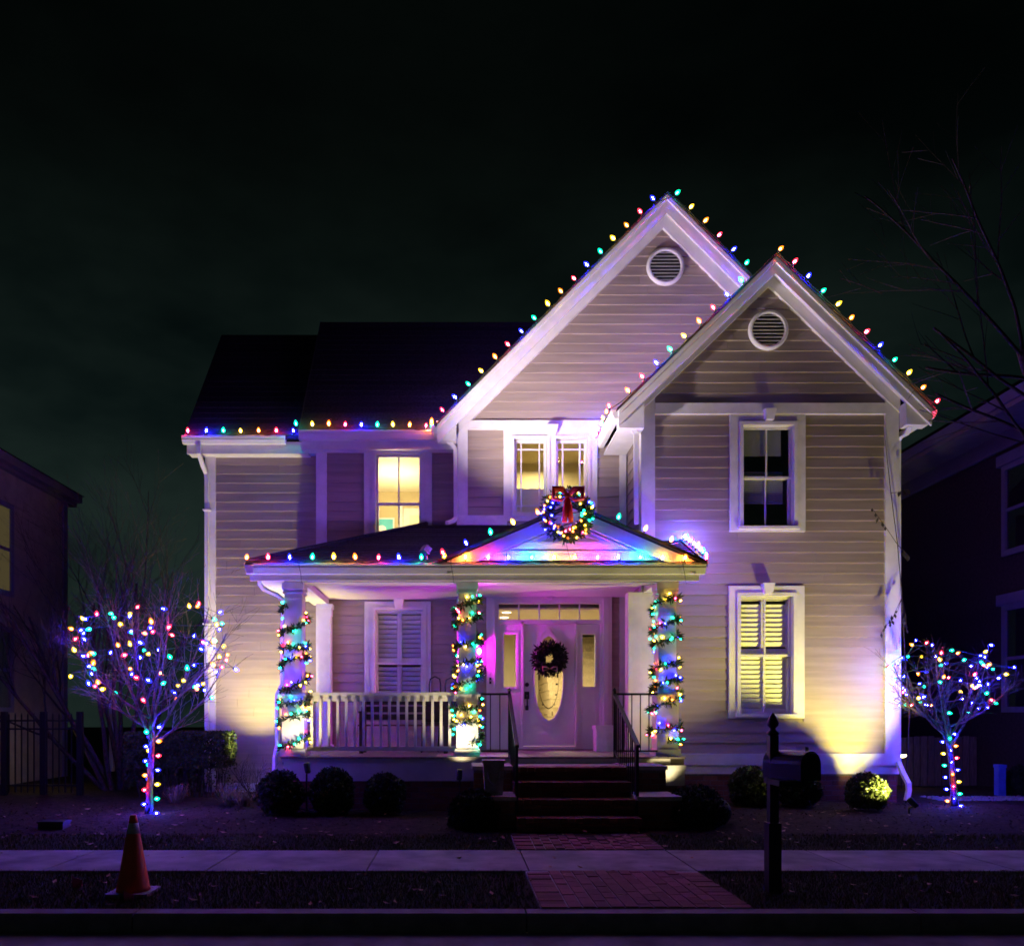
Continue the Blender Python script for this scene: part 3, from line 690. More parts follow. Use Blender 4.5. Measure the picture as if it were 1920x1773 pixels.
def oval(k0, k1, y0, y1, name, m):
    q = MB()
    for i in range(n):
        t, u = 2 * math.pi * i / n, 2 * math.pi * (i + 1) / n
        a, b, c, d = ell(t, k0), ell(u, k0), ell(u, k1), ell(t, k1)
        q.quad((a[0], y0, a[1]), (b[0], y0, b[1]), (c[0], y0, c[1]), (d[0], y0, d[1]))
        q.quad((a[0], y0, a[1]), (b[0], y0, b[1]), (b[0], y1, b[1]), (a[0], y1, a[1])); q.quad((c[0], y0, c[1]), (d[0], y0, d[1]), (d[0], y1, d[1]), (c[0], y1, c[1]))
    return q.build(name, m, door, fix=False)
oval(.99, 1.09, YC - .004, YC + .03, 'glass_ring', 'door_white'); oval(1.14, 1.19, YC + .008, YC + .03, 'glass_ring', 'door_white')
q = MB(); q.v = [(*[ell(2 * math.pi * i / n)[0]], YC + .04, ell(2 * math.pi * i / n)[1]) for i in range(n)]; q.f = [tuple(range(n))]; q.mi = [0]
q.build('oval_pane', 'glass_frost', door, fix=False)
oval(.70, .725, YC + .033, YC + .038, 'lead_came', 'black_iron')
for (x, z, w, h) in ((-.16, .02, .02, .10), (.15, .05, .025, .08), (.13, -.28, .04, .02), (-.10, -.45, .03, .015), (.1, -.45, .02, .02), (.06, -.6, .015, .07), (-.05, -.62, .06, .01), (.14, -.1, .04, .03), (-.15, -.2, .02, .02)):
    bx('lead_came', 'black_iron', door, ocx + x - w / 2, ocx + x + w / 2, YC + .031, YC + .036, ocz + z - h / 2, ocz + z + h / 2)
hz = PZ(1283, YC); hx = PX(988, YC)
MB().lathe([(.001, -.035), (.034, -.03), (.038, 0), (.038, .02)], (hx, YC + .0, hz), 12, axis='y').build('deadbolt', 'black_iron', door)
MB().tube([(hx, YC + .02, PZ(1303, YC)), (hx, YC - .05, PZ(1305, YC)), (hx, YC - .06, PZ(1315, YC)), (hx, YC - .05, PZ(1325, YC)), (hx, YC + .02, PZ(1328, YC))], .014, 6).box(hx - .04, hx + .04, YC - .005, YC + .02, PZ(1310, YC), PZ(1296, YC)).box(hx - .025, hx + .025, YC - .005, YC + .02, PZ(1331, YC), PZ(1322, YC)).build('handle', 'black_iron', door)
bx('kick_plate', 'door_white', door, dx0 + .06, dx1 - .06, YC + .006, YC + .0195, dz0 + .05, dz0 + .2)
# entrance hall
rm = room(.14, 3.20, 13.95, 18.9, 1.02, 3.42, 'cream_wall', 'wood_floor', 'cream_wall')
st = MB()
for k in range(13): st.box(1.86, 3.18, 15.3 + .25 * k, 18.88, 1.03 + .18 * k, 1.02 + .18 * (k + 1))
st.build('staircase', 'carpet', HOUSE)
for y in (14.35, 15.1): MB().lathe([(.001, -.004), (.07, -.004), (.08, .0)], (.85, y, 3.415), 16).build('recessed_light', 'ceiling_lamp', rm)
room_light('hall_lamp', (1.1, 15.6, 3.35), 140, size=.7)
# ------------------------------------------------------------------ porch (parts of the house)
FZ = 1.01
pf = MB().box(-2.5, 3.2, 11.50, 12.64, FZ - .12, FZ - .03).box(-2.5, xD0 - .04, 12.64, 13.72, FZ - .12, FZ - .03).box(-2.41, 0, 13.72, 14.0, FZ - .12, FZ - .03).build('porch_floor', 'deck', HOUSE)
x = -2.52
while x < 3.2:
    y1 = 12.57 if x > xD0 - .12 else (14.02 if x < -.12 else 13.70)
    bx('deck_board', 'deck', pf, x, min(x + .118, 3.22), 11.44, y1, FZ - .029, FZ + rng.uniform(-.002, .002)); x += .122
bx('floor_nosing', 'white_worn', pf, -2.5, .24, 11.462, 11.499, FZ - .075, FZ - .03)
bx('porch_skirt', 'white', HOUSE, -2.48, .24, 11.47, 11.51, .665, FZ - .076)
bx('porch_skirt', 'white', HOUSE, .24, 3.0, 11.475, 11.51, .90, FZ - .031)
bx('porch_skirt', 'white', HOUSE, -2.48, -2.44, 11.511, 14.0, .3, FZ - .121)
brick_wall(HOUSE, -2.46, .21, 11.49, .2, .662)
brick_wall(HOUSE, 2.62, 3.12, 11.50, .2, .60)
MB().box(2.80, 3.20, 11.46, 11.95, .60, FZ - .121).box(2.78, 3.22, 11.445, 11.96, .83, FZ - .122).build('pier', 'white', HOUSE)
# ceiling, beams, cornice
bx('porch_ceiling', 'ceiling_white', HOUSE, -2.5, xD0 - .04, 11.9, 13.74, 3.60, 3.63)
bx('porch_ceiling', 'ceiling_white', HOUSE, -2.5, -.04, 13.74, 14.04, 3.60, 3.63)
bx('porch_beam', 'white', HOUSE, -2.51, 3.13, 11.62, 11.88, 3.50, 3.70)
bx('porch_beam', 'white', HOUSE, -2.51, -2.25, 11.881, 14.04, 3.50, 3.599); bx('porch_beam', 'white', HOUSE, 2.87, 3.13, 11.881, 12.59, 3.50, 3.69)
bx('soffit', 'white', HOUSE, -2.97, 3.42, 11.43, 11.619, 3.575, 3.60); bx('soffit', 'white', HOUSE, -2.97, -2.52, 11.62, 14.1, 3.575, 3.60)
bx('fascia_board', 'white', HOUSE, -2.95, 3.40, 11.432, 11.47, 3.50, 3.574)
zPe = PZ(1054, 11.3)
gutter_x(-2.98, 3.46, 11.3, zPe, .15, .13); gutter_y(-3.0, -1, 11.3, 14.05, zPe - .001, .15, .13)
# porch roof with its hip, and the pediment
prs = (PZ(985, YC) - zPe) / (YC - 11.34)
rP = slope_roof(11.34, zPe + .01, 13.78, zPe + .01 + 2.44 * prs, lambda t: -2.98 + 2.44 * t, lambda t: 3.46 if t < .53 else 2.86, 18, back=False, lap=.011)
MB().prism([(-2.98, 0), (-.54, 1)], 'y', 0, 0) if False else None
hip = MB(); zt = zPe + .01 + 2.44 * prs
hip.hexa([(-2.98, 11.35, zPe - .06), (-.545, 13.78, zt - .06), (-.545, 14.08, zt - .06), (-2.98, 14.08, zPe - .06), (-2.98, 11.35, zPe + .008), (-.545, 13.78, zt), (-.545, 14.08, zt), (-2.98, 14.08, zPe + .008)]).build('hip_slope', 'roof', rP)
MB().tube([(-2.97, 11.36, zPe + .03), (-.54, 13.79, zt + .03)], .035, 5).build('hip_cap', 'roof', rP)
MB().hexa([(3.44, 11.32, zPe - .06), (3.48, 11.32, zPe - .06), (3.48, 12.64, zPe + 1.3 * prs - .1), (3.44, 12.64, zPe + 1.3 * prs - .1), (3.44, 11.32, zPe + .03), (3.48, 11.32, zPe + .03), (3.48, 12.64, zPe + 1.32 * prs + .03), (3.44, 12.64, zPe + 1.32 * prs + .03)]).build('rake_board', 'roof_edge', rP)
pax, paz = 1.58, PZ(946, 11.36); pw = 1.86; ps = (paz - (zPe + .02)) / pw
pr = MB()
for sg in (-1, 1): pr.prism([(pax, paz), (pax + sg * pw, paz - ps * pw), (pax + sg * pw, paz - ps * pw - .05), (pax, paz - .05)], 'y', 11.30, 13.2)
pr = pr.build('roof', 'roof', HOUSE)
for sg in (-1, 1):
    def st_(v0, v1, y0, y1, nm, m, w=pw):
        MB().prism([(pax, paz - v0), (pax + sg * w, paz - ps * w - v0), (pax + sg * w, paz - ps * w - v1), (pax, paz - v1)], 'y', y0, y1).build(nm, m, pr)
    st_(-.012, .03, 11.27, 11.40, 'drip_edge', 'roof_edge', pw + .02)
    st_(.051, .23, 11.33, 11.37, 'rake_board', 'white', pw - .12)
    st_(.06, .09, 11.371, 11.44, 'soffit', 'white', pw - .12)
ped = MB().prism([(pax - pw + .15, zPe + .0), (pax + pw - .15, zPe + .0), (pax, paz - .08)], 'y', 11.44, 11.49).build('pediment', 'white', HOUSE)
def tri_mould(h, z0, t, nm):
    w = h / ps; a = [(pax - w, z0), (pax + w, z0), (pax, z0 + h)]; k = t
    b = [(pax - w + k * 2.6, z0 + k * .8), (pax + w - k * 2.6, z0 + k * .8), (pax, z0 + h - k * 1.2)]
    q = MB()
    for i in range(3):
        j = (i + 1) % 3
        q.hexa([(a[i][0], 11.41, a[i][1]), (a[j][0], 11.41, a[j][1]), (a[j][0], 11.439, a[j][1]), (a[i][0], 11.439, a[i][1]), (b[i][0], 11.41, b[i][1]), (b[j][0], 11.41, b[j][1]), (b[j][0], 11.439, b[j][1]), (b[i][0], 11.439, b[i][1])])
    q.build(nm, 'white', ped)
tri_mould(.40, zPe + .17, .018, 'moulding'); tri_mould(.20, zPe + .30, .014, 'moulding')
bx('groove_board', 'white', ped, pax - 1.1, pax + 1.1, 11.425, 11.439, zPe + .0, zPe + .13)
# posts
def post(x, y, pedestal=True, z0=FZ):
    h = .128
    o = MB().box(x - h, x + h, y - h, y + h, (1.93 if pedestal else 1.08), 3.34).build('porch_post', 'white', HOUSE)
    MB().box(x - .15, x + .15, y - .15, y + .15, 3.34, 3.365).box(x - .155, x + .155, y - .155, y + .155, 3.40, 3.499).box(x - .138, x + .138, y - .138, y + .138, 3.365, 3.40).build('capital', 'white', o)
    MB().box(x - .14, x + .14, y - .14, y + .14, 3.27, 3.285).build('astragal', 'white', o)
    if pedestal:
        MB().box(x - .155, x + .155, y - .155, y + .155, z0 + .10, 1.87).build('pedestal', 'white', o)
        MB().box(x - .185, x + .185, y - .185, y + .185, 1.87, 1.90).box(x - .165, x + .165, y - .165, y + .165, 1.90, 1.93).build('pedestal_cap', 'white', o)
        MB().box(x - .18, x + .18, y - .18, y + .18, z0 + .003, z0 + .10).build('plinth', 'white', o)
    else:
        MB().box(x - .15, x + .15, y - .15, y + .15, z0 + .003, 1.08).build('plinth', 'white', o)
    return o
X1, X2, X3, YP = PX(553, 11.75), PX(876, 11.75), PX(1247, 11.75), 11.75
for x_ in (X1, X2, X3): post(x_, YP)
h = .12; pz0 = PZ(1290, 13.98)
o = MB().box(-2.41, -2.19, 13.86, 14.04, FZ + .08, 3.30).build('pilaster', 'white', HOUSE)
MB().box(-2.44, -2.16, 13.83, 14.04, 3.42, 3.499).box(-2.42, -2.18, 13.85, 14.04, 3.30, 3.42).build('capital', 'white', o); MB().box(-2.44, -2.16, 13.83, 14.04, FZ + .003, FZ + .08).box(-2.43, -2.17, 13.84, 14.04, 1.86, 1.95).build('plinth', 'white', o)
o = MB().box(2.62, 2.83, 12.50, 12.74, FZ + .08, 3.495).build('pilaster', 'white', HOUSE)
MB().box(2.60, 2.835, 12.48, 12.76, FZ + .003, FZ + .08).build('plinth', 'white', o)
# porch downspout elbow at the corner post
spout([P(487, 1085, 11.45), P(487, 1094, 11.5), P(494, 1104, 11.55), P(520, 1115, 11.7), P(532, 1124, 11.75), (X1 - .185, 11.78, 2.9), (X1 - .185, 11.78, 2.05), (X1 - .26, 11.76, 1.88), (X1 - .26, 11.76, 1.15), P(515, 1420, 11.6), P(514, 1462, 11.5)], .036)
# white balustrade
rl = bx('railing', 'white', HOUSE, X1 + .19, X2 - .19, 11.70, 11.80, 1.885, 1.93)
bx('top_rail', 'white', rl, X1 + .157, X2 - .157, 11.735, 11.775, 1.80, 1.884); bx('bottom_rail', 'white', rl, X1 + .182, X2 - .182, 11.715, 11.785, FZ + .07, FZ + .135)
nb = 17
bal = MB().box(-.019, .019, -.019, .019, 0, 1.80 - FZ - .135 + .06).mesh('baluster', 'white')
for k in range(nb):
    inst('baluster', bal, rl, (X1 + .19 + (X2 - X1 - .38) * (k + .5) / nb, 11.715, FZ + .11))
# ------------------------------------------------------------------ brick steps
stp = MB().box(.70, 2.20, 9.72, 11.46, .12, .25).build('front_steps', 'mortar_dark', HOUSE)
tz = [.365, .555, .745, .915]; ty = [9.70, 10.0, 10.3, 10.6]
for k in range(4):
    yb = 11.46
    bx('step_core', 'mortar_dark', stp, .705, 2.195, ty[k] + .02, yb, (tz[k - 1] if k else .2) - .0, tz[k] - .058)
    zlo = (tz[k - 1] if k else .2); rh = tz[k] - .06 - zlo
    for c in range(2):
        x = .70 - (.105 if c else 0)
        while x < 2.2:
            a, b = max(x, .70), min(x + .2, 2.2)
            if b - a > .03: inst('brick', brick_me, stp, ((a + b) / 2, ty[k] + .04, zlo + rh * (c + .5) / 2), None, (b - a, .08, rh / 2 - .01))
            x += .211
    nr = 15; dep = .315 if k < 3 else .30
    for i in range(nr):
        w = 1.5 / nr
        inst('tread_brick', brick_me, stp, (.70 + (i + .5) * w, ty[k] - .015 + dep / 2, tz[k] - .028 + rng.uniform(-.003, .003)), (rng.uniform(-.01, .01), 0, rng.uniform(-.01, .01)), (w - .009, dep, .056))
bx('landing', 'stone_cap', stp, .702, 2.198, 10.89, 11.455, .86, .912)
for (x0, x1) in ((.20, .69), (2.21, 2.72)):
    for (y0, y1, zt_) in ((9.95, 10.62, .60), (10.63, 11.44, .93)):
        c = brick_wall(HOUSE, x0, x1, y0, .16, zt_ - .05, name='cheek_wall')
        bx('wall_core', 'mortar_dark', c, x0 + .01, x1 - .01, y0 + .1, y1, .16, zt_ - .051)
        bx('cap_stone', 'stone_cap', c, x0 - .02, x1 + .02, y0 - .02, y1 + .0, zt_ - .05, zt_)
# black iron handrails
def iron(px_rail, xpost, side):
    r = thing('iron_handrail', (px_rail, 10.6, .9), 'black iron handrail beside the front steps on the %s side' % side, 'handrail', 'iron handrails of the front steps')
    yt, yb_ = 11.42, 9.98; zt_, zb_ = FZ + .90, .36 + .86
    MB().box(px_rail - .018, px_rail + .018, yt - .018, yt + .018, FZ, zt_ + .03).build('newel_post', 'black_iron', r)
    MB().lathe([(.02, 0), (.03, .012), (.02, .03), (.004, .045)], (px_rail, yt, zt_ + .03), 8).build('finial', 'black_iron', r)
    MB().box(px_rail - .018, px_rail + .018, yb_ - .018, yb_ + .018, .36, zb_).build('newel_post', 'black_iron', r)
    MB().hexa([(px_rail - .025, yb_ - .06, zb_ - .02), (px_rail + .025, yb_ - .06, zb_ - .02), (px_rail + .025, yt, zt_ - .04), (px_rail - .025, yt, zt_ - .04), (px_rail - .025, yb_ - .06, zb_ + .015), (px_rail + .025, yb_ - .06, zb_ + .015), (px_rail + .025, yt, zt_ - .002), (px_rail - .025, yt, zt_ - .002)]).build('hand_rail', 'black_iron', r)
    MB().hexa([(px_rail - .012, yb_, .46), (px_rail + .012, yb_, .46), (px_rail + .012, yt, FZ + .08), (px_rail - .012, yt, FZ + .08), (px_rail - .012, yb_, .485), (px_rail + .012, yb_, .485), (px_rail + .012, yt, FZ + .105), (px_rail - .012, yt, FZ + .105)]).build('lower_rail', 'black_iron', r)
    for k in range(1, 11):
        t = k / 11; y = yb_ + (yt - yb_) * t
        bx('picket', 'black_iron', r, px_rail - .007, px_rail + .007, y - .007, y + .007, .47 + (FZ + .09 - .47) * t, zb_ + (zt_ - zb_) * t - .02)
    a, b = sorted((px_rail, xpost))
    bx('guard_rail', 'black_iron', r, a, b, yt - .013, yt + .013, zt_ - .03, zt_); bx('guard_rail', 'black_iron', r, a, b, yt - .01, yt + .01, FZ + .07, FZ + .095)
    n_ = max(3, round((b - a) / .12))
    for k in range(1, n_): bx('picket', 'black_iron', r, a + (b - a) * k / n_ - .007, a + (b - a) * k / n_ + .007, yt - .007, yt + .007, FZ + .09, zt_ - .02)
iron(.715, X2 + .19, 'planter'); iron(2.20, X3 - .19, 'mailbox')

# ------------------------------------------------------------------ things on the porch
pl = thing('stone_planter', (.44, 10.25, .60), 'carved square stone planter on the brick cheek wall beside the steps', 'planter')
MB().hexa([(.33, 10.1, .60), (.55, 10.1, .60), (.55, 10.36, .60), (.33, 10.36, .60), (.31, 10.08, 1.0), (.57, 10.08, 1.0), (.57, 10.38, 1.0), (.31, 10.38, 1.0)]).build('body', 'planter_stone', pl)
MB().box(.295, .585, 10.065, 10.395, 1.0, 1.035).build('rim', 'planter_stone', pl)
MB().tube([(.37, 10.075, .90), (.38, 10.075, .80), (.44, 10.08, .74), (.50, 10.075, .80), (.51, 10.075, .90), (.44, 10.072, .87), (.37, 10.075, .90)], .012, 5).tube([(.41, 10.078, .86), (.44, 10.078, .80), (.47, 10.078, .86)], .01, 5).build('relief', 'planter_stone', pl)
pb = thing('planter_box', (2.36, 13.2, FZ), 'pale square planter box on the porch boards beside the front door', 'planter box')
MB().box(2.22, 2.52, 13.05, 13.35, FZ, FZ + .40).build('body', 'white_worn', pb); MB().box(2.205, 2.535, 13.035, 13.365, FZ + .36, FZ + .42).build('rim', 'white_worn', pb)
# wall lantern, number plaque, doorbell
LX, LZ = PX(898, YC), PZ(1222, YC)
ln = thing('wall_lantern', (LX, YC - .1, LZ), 'black wall lantern glowing magenta beside the front door', 'lantern')
MB().box(LX - .045, LX + .045, YC - .04, YC - .025, LZ + .05, LZ + .30).tube([(LX, YC - .04, LZ + .20), (LX, YC - .10, LZ + .27), (LX, YC - .17, LZ + .26), (LX, YC - .17, LZ + .18)], .012, 6).build('bracket', 'black_iron', ln)
MB().lathe([(.105, .10), (.09, .13), (.05, .19), (.02, .21), (.01, .24)], (LX, YC - .17, LZ), 8).build('roof_cap', 'black_iron', ln)
MB().lathe([(.055, -.115), (.06, -.10), (.06, -.095)], (LX, YC - .17, LZ), 8).build('base', 'black_iron', ln)
for a in range(4):
    t = R(45 + 90 * a); MB().tube([(LX + .056 * math.cos(t), YC - .17 + .056 * math.sin(t), LZ - .10), (LX + .085 * math.cos(t), YC - .17 + .085 * math.sin(t), LZ + .11)], .005, 4).build('rib', 'black_iron', ln)
MB().lathe([(.008, -.055), (.03, -.03), (.036, .0), (.03, .03), (.008, .055)], (LX, YC - .17, LZ), 10).build('bulb', 'lantern_bulb', ln)
nm = thing('house_number_plaque', (LX, YC - .03, PZ(1256, YC)), 'dark oval house number plaque under the magenta lantern', 'plaque')
pz = PZ(1257, YC); q = MB(); nn = 24
for y in (YC - .055, YC - .028):
    q.v += [(LX + .175 * math.cos(2 * math.pi * i / nn), y, pz + .115 * math.sin(2 * math.pi * i / nn)) for i in range(nn)]
q.f = [tuple(range(nn)), tuple(range(nn, 2 * nn))] + [(i, (i + 1) % nn, nn + (i + 1) % nn, nn + i) for i in range(nn)]; q.mi = [0] * (nn + 2)
q.build('plate', 'plaque', nm)
MB().tube([(LX + .155 * math.cos(2 * math.pi * i / 32), YC - .058, pz + .097 * math.sin(2 * math.pi * i / 32)) for i in range(33)], .006, 4, cap=False).build('border', 'brass', nm)
fc = bpy.data.curves.new('numeral_outline', 'FONT'); fc.body = '577'; fc.size = .12; fc.extrude = .004; fc.align_x = 'CENTER'; fc.align_y = 'CENTER'
ft = bpy.data.objects.new('numeral_outline', fc); COL.objects.link(ft); fo = bpy.data.objects.new('numerals', bpy.data.meshes.new_from_object(ft.evaluated_get(bpy.context.evaluated_depsgraph_get()))); bpy.data.objects.remove(ft); COL.objects.link(fo); fo.parent = nm; fo.location = Vector((LX, YC - .06, pz + .005)) - WL[nm]; fo.rotation_euler = (R(90), 0, 0); fo.data.materials.append(MATS['brass'])
db = thing('doorbell', (PX(919, YC), YC - .08, PZ(1277, YC)), 'small dark doorbell on the white casing left of the door', 'doorbell')
MB().box(PX(919, YC) - .018, PX(919, YC) + .018, YC - .095, YC - .079, PZ(1282, YC), PZ(1270, YC)).build('plate', 'black_plastic', db); MB().lathe([(.009, -.006), (.010, 0)], (PX(919, YC), YC - .096, PZ(1276, YC)), 8, axis='y').build('button', 'brass', db)
# two iron chairs with looped backs and a slatted bench
def chair(x, y, lab):
    c = thing('iron_chair', (x, y, FZ), lab, 'chair', 'iron chairs behind the railing')
    MB().lathe([(.001, -.02), (.15, -.018), (.16, 0), (.15, .02), (.001, .022)], (x, y + .14, FZ + .82), 16, axis='y').build('back_pad', 'black_plastic', c)
    MB().tube([(x - .09, y + .15, FZ + .5), (x - .09, y + .15, FZ + 1.08), (x - .075, y + .15, FZ + 1.17), (x, y + .15, FZ + 1.21), (x + .075, y + .15, FZ + 1.17), (x + .09, y + .15, FZ + 1.08), (x + .09, y + .15, FZ + .5)], .012, 6).build('back_frame', 'black_iron', c)
    MB().box(x - .2, x + .2, y - .22, y + .16, FZ + .43, FZ + .47).build('seat', 'black_plastic', c)
    MB().box(x - .2, x + .2, y + .13, y + .16, FZ + .47, FZ + .74).build('back_panel', 'black_plastic', c)
    for sx_ in (-1, 1):
        for sy in (-.2, .14): MB().tube([(x + sx_ * .18, y + sy, FZ + .43), (x + sx_ * .2, y + sy * 1.1, FZ)], .012, 5).build('leg', 'black_iron', c)
chair(PX(815, 12.9), 12.9, 'black iron chair with looped back nearer the porch window'); chair(PX(845, 13.25), 13.25, 'black iron chair with looped back tucked behind the middle post')
b = thing('porch_bench', (-.9, 12.75, FZ), 'dark wooden slatted bench behind the white porch railing', 'bench')
for k in range(4): bx('seat_slat', 'wood_oak', b, -1.55, -.15, 12.45 + .11 * k, 12.55 + .11 * k, FZ + .42, FZ + .445)
for z in (.56, .68, .80): bx('back_slat', 'wood_dark', b, -1.55, -.15, 12.90, 12.925, FZ + z - .045, FZ + z + .045)
for x_ in (-1.5, -.2):
    bx('leg', 'wood_dark', b, x_ - .03, x_ + .03, 12.45, 12.51, FZ, FZ + .62); bx('leg', 'wood_dark', b, x_ - .03, x_ + .03, 12.86, 12.93, FZ, FZ + .88); bx('arm_rest', 'wood_dark', b, x_ - .04, x_ + .04, 12.42, 12.93, FZ + .62, FZ + .65)

# ------------------------------------------------------------------ lights
def spotlight(loc, aim, power, lab, size=70, blend=.6, col=(1, .80, .42), tall=0, rad=.05, style='bullet', grp='yard spotlights', base=None):
    loc = Vector(loc); aim = Vector(aim); d = (aim - loc).normalized(); bz = ground_z(loc.y) if base is None else base
    t = thing('landscape_spotlight', (loc.x, loc.y, bz), lab, 'spotlight', grp)
    if style == 'bullet':
        MB().tube([loc - d * .14, loc - d * .12, loc - d * .02, loc], [.03, .042, .045, .045], 10).build('housing', 'black_plastic', t)
        MB().tube([(loc.x, loc.y, bz - .05), (loc.x, loc.y, max(loc.z - .12, bz + .02)), loc - d * .12], .014, 6).build('stake', 'black_plastic', t)
    else:
        q = Matrix.Translation(loc) @ d.to_track_quat('Z', 'Y').to_matrix().to_4x4()
        m_ = MB().box(-.07, .07, -.05, .05, -.11, -.005); m_.v = [tuple(q @ Vector(v)) for v in m_.v]; m_.build('housing', 'black_plastic', t)
        MB().tube([(loc.x, loc.y, bz - .05), loc - d * .08], .016, 6).build('stake', 'black_plastic', t)
    MB().tube([loc + d * .001, loc + d * .006], .036, 10).build('lens', 'spot_lens', t)
    l = bpy.data.lights.new('spot_beam', 'SPOT'); l.energy = power; l.color = col; l.spot_size = R(size); l.spot_blend = blend; l.shadow_soft_size = rad
    o = bpy.data.objects.new('spot_beam', l); COL.objects.link(o); o.parent = t; o.location = loc + d * .03 - WL[t]; o.rotation_euler = d.to_track_quat('-Z', 'Y').to_euler()
    return t
spotlight((-.44, 11.48, 3.98), (3.4, 13.8, 10.6), 2250, 'small black floodlight on the porch roof left of the pediment', 76, 1.0, (1, .84, .84), style='flood', rad=.05, base=3.84)
spotlight((6.12, 11.0, .46), (4.75, 12.65, 2.6), 800, 'black spotlight beside the lit boxwood ball at the right corner', 112, .5, (1, .87, .17))
spotlight((PX(1256, 11.3), 11.25, .46), (3.0, 11.7, 2.6), 40, 'short black spotlight under the right-hand porch post', 70, .8, (1, .82, .42))
spotlight((PX(862, 11.2), 11.2, .84), (.12, 11.52, 2.2), 100, 'slim black stake spotlight against the white porch skirt', 120, 1.0, (1, .82, .45), tall=1)
spotlight((PX(575, 11.2), 11.2, .93), (-2.36, 11.50, 2.2), 100, 'black spotlight between the two boxwood balls by the corner post', 120, 1.0, (1, .82, .45))
spotlight((-3.3, 13.30, .46), (-3.85, 14.35, 5.2), 1150, 'black spotlight behind the bare shrub at the wing wall', 88, 1.0, (1, .87, .26))
spotlight((1.95, 11.0 - 1.4, .40), (2.6, 13.8, 9.0), 900, 'small black spotlight beside the walk aimed at the upper gable', 60, .9, (1, .82, .62)) if False else None

bulb_me = {}
for c_ in BULB:
    bulb_me[c_] = MB().lathe([(.012, 0), (.013, .024)], n=6, m=1).lathe([(.013, .0242), (.030, .046), (.0325, .066), (.022, .094), (.006, .115)], n=8).lathe([(.002, .034), (.009, .046), (.009, .066), (.002, .08)], n=4, m=2).mesh('bulb', ['shell_' + c_, 'bulb_socket', 'bulb_' + c_], True)
tree_me = {c_: MB().lathe([(.012, 0), (.013, .02)], n=6, m=1).lathe([(.013, .0202), (.027, .040), (.029, .058), (.019, .082), (.005, .1)], n=8).lathe([(.002, .036), (.0046, .044), (.0046, .058), (.002, .066)], n=4, m=2).mesh('bulb', ['shell_' + c_, 'bulb_socket', 'bulb_' + c_], True) for c_ in BULB}
mini_me = {c_: MB().lathe([(.006, 0), (.017, .012), (.0185, .023), (.011, .04), (.002, .05)], n=6).lathe([(.001, .008), (.0058, .016), (.0058, .028), (.001, .036)], n=4, m=1).mesh('bulb', ['shell_' + c_, 'mini_' + c_], True) for c_ in BULB}
def catmull(pts, per=8, closed=False):
    return pts
def string(label, segs, base_loc, grp='roofline light strings', wire=None):
    """segs: list of (start, end, count, up direction, first colour index)"""
    t = thing('string_lights', base_loc, label, 'string lights', grp)
    pts = []
    for a, b_, n_, up, ci in segs:
        a, b_, up = Vector(a), Vector(b_), Vector(up).normalized()
        for k in range(n_):
            p = a.lerp(b_, k / (n_ - 1) if n_ > 1 else 0)
            pts.append(p.copy())
            d = (up + Vector((rng.uniform(-.22, .22), rng.uniform(-.22, .22), rng.uniform(-.1, .1)))).normalized()
            inst('bulb', bulb_me[BULB[ci[k] if isinstance(ci, list) else (ci + k) % 5]], t, p + up * .008, rotz_to(d), (rng.uniform(.9, 1.1),) * 3)
    w = []
    for a, b_ in zip(pts, pts[1:]):
        w.append(a); mid = (a + b_) / 2; mid.z -= rng.uniform(.004, .026); w.append(mid)
    w.append(pts[-1])
    MB().tube(w, .0065, 4).build('wire', 'wire_green', t, fix=False)
    return t
Z = (0, 0, 1)
ny = yeA - .05
string('string of coloured bulbs along the lowest left eave gutter', [((PX(353, ny), ny, zeA + .01), (PX(551, ny), ny, zeA + .01), 7, Z, 4)], (PX(450, ny), ny, zeA))
ny = yeB - .05
string('string of coloured bulbs along the gutter over the lit bedroom window', [((PX(556, ny), ny, zeB + .04), (PX(798, ny), ny, zeB + .02), 9, Z, 1), ((EV_C[0] - .09, 13.84, EV_C[1] - .02), (EV_C[0] - .09, 13.54, EV_C[1] - .02), 4, Z, 0)], (PX(680, ny), ny, zeB))
def slope_pts(ap, sl, sg, d0, d1, yf): return [(ap[0] + sg * d0, yf, ap[1] - sl * d0 + .008), (ap[0] + sg * d1, yf, ap[1] - sl * d1 + .008)]
a, b_ = slope_pts(AP_C, slC, -1, 3.70, .20, 13.425); c, d = slope_pts(AP_C, slC, 1, .10, 1.50, 13.425)
string('string of coloured bulbs outlining the taller front gable', [(a, b_, 17, (-slC, -.15, 1), 4), (c, d, 7, (slC, -.15, 1), 1)], (AP_C[0], 13.5, 8))
a, b_ = slope_pts(AP_D, slD, -1, 2.22, .50, 12.275); c, d = slope_pts(AP_D, slD, 1, .0, 2.38, 12.275)
string('string of coloured bulbs outlining the shorter right front gable', [((EV_D[0] - .12, 13.70, EV_D[1] - .02), (EV_D[0] - .12, 12.45, EV_D[1] - .0), 6, Z, 4), (a, b_, 9, (-slD, -.15, 1), 3), (c, d, 12, (slD, -.15, 1), 3)], (AP_D[0], 12.35, 7))
ny = 11.285
ps_ = string('string of coloured bulbs along the long porch gutter', [((PX(462, ny), ny, zPe + .005), (PX(1325, ny), ny, zPe + .005), 22, Z, 3)], (0, ny, zPe))
for px in (560, 845, 1280):
    MB().tube([P(px, 1050, 11.285), P(px + 1, 1062, 11.29), P(px + 4, 1076, 11.31), P(px + 5, 1088, 11.45), P(px + 7, 1094, 11.58)], .0045, 4).build('drop_cord', 'wire_green', ps_, fix=False)
a, b_ = slope_pts((pax, paz), ps, -1, 1.78, .46, 11.255); c, d = slope_pts((pax, paz), ps, 1, .26, 1.36, 11.255)
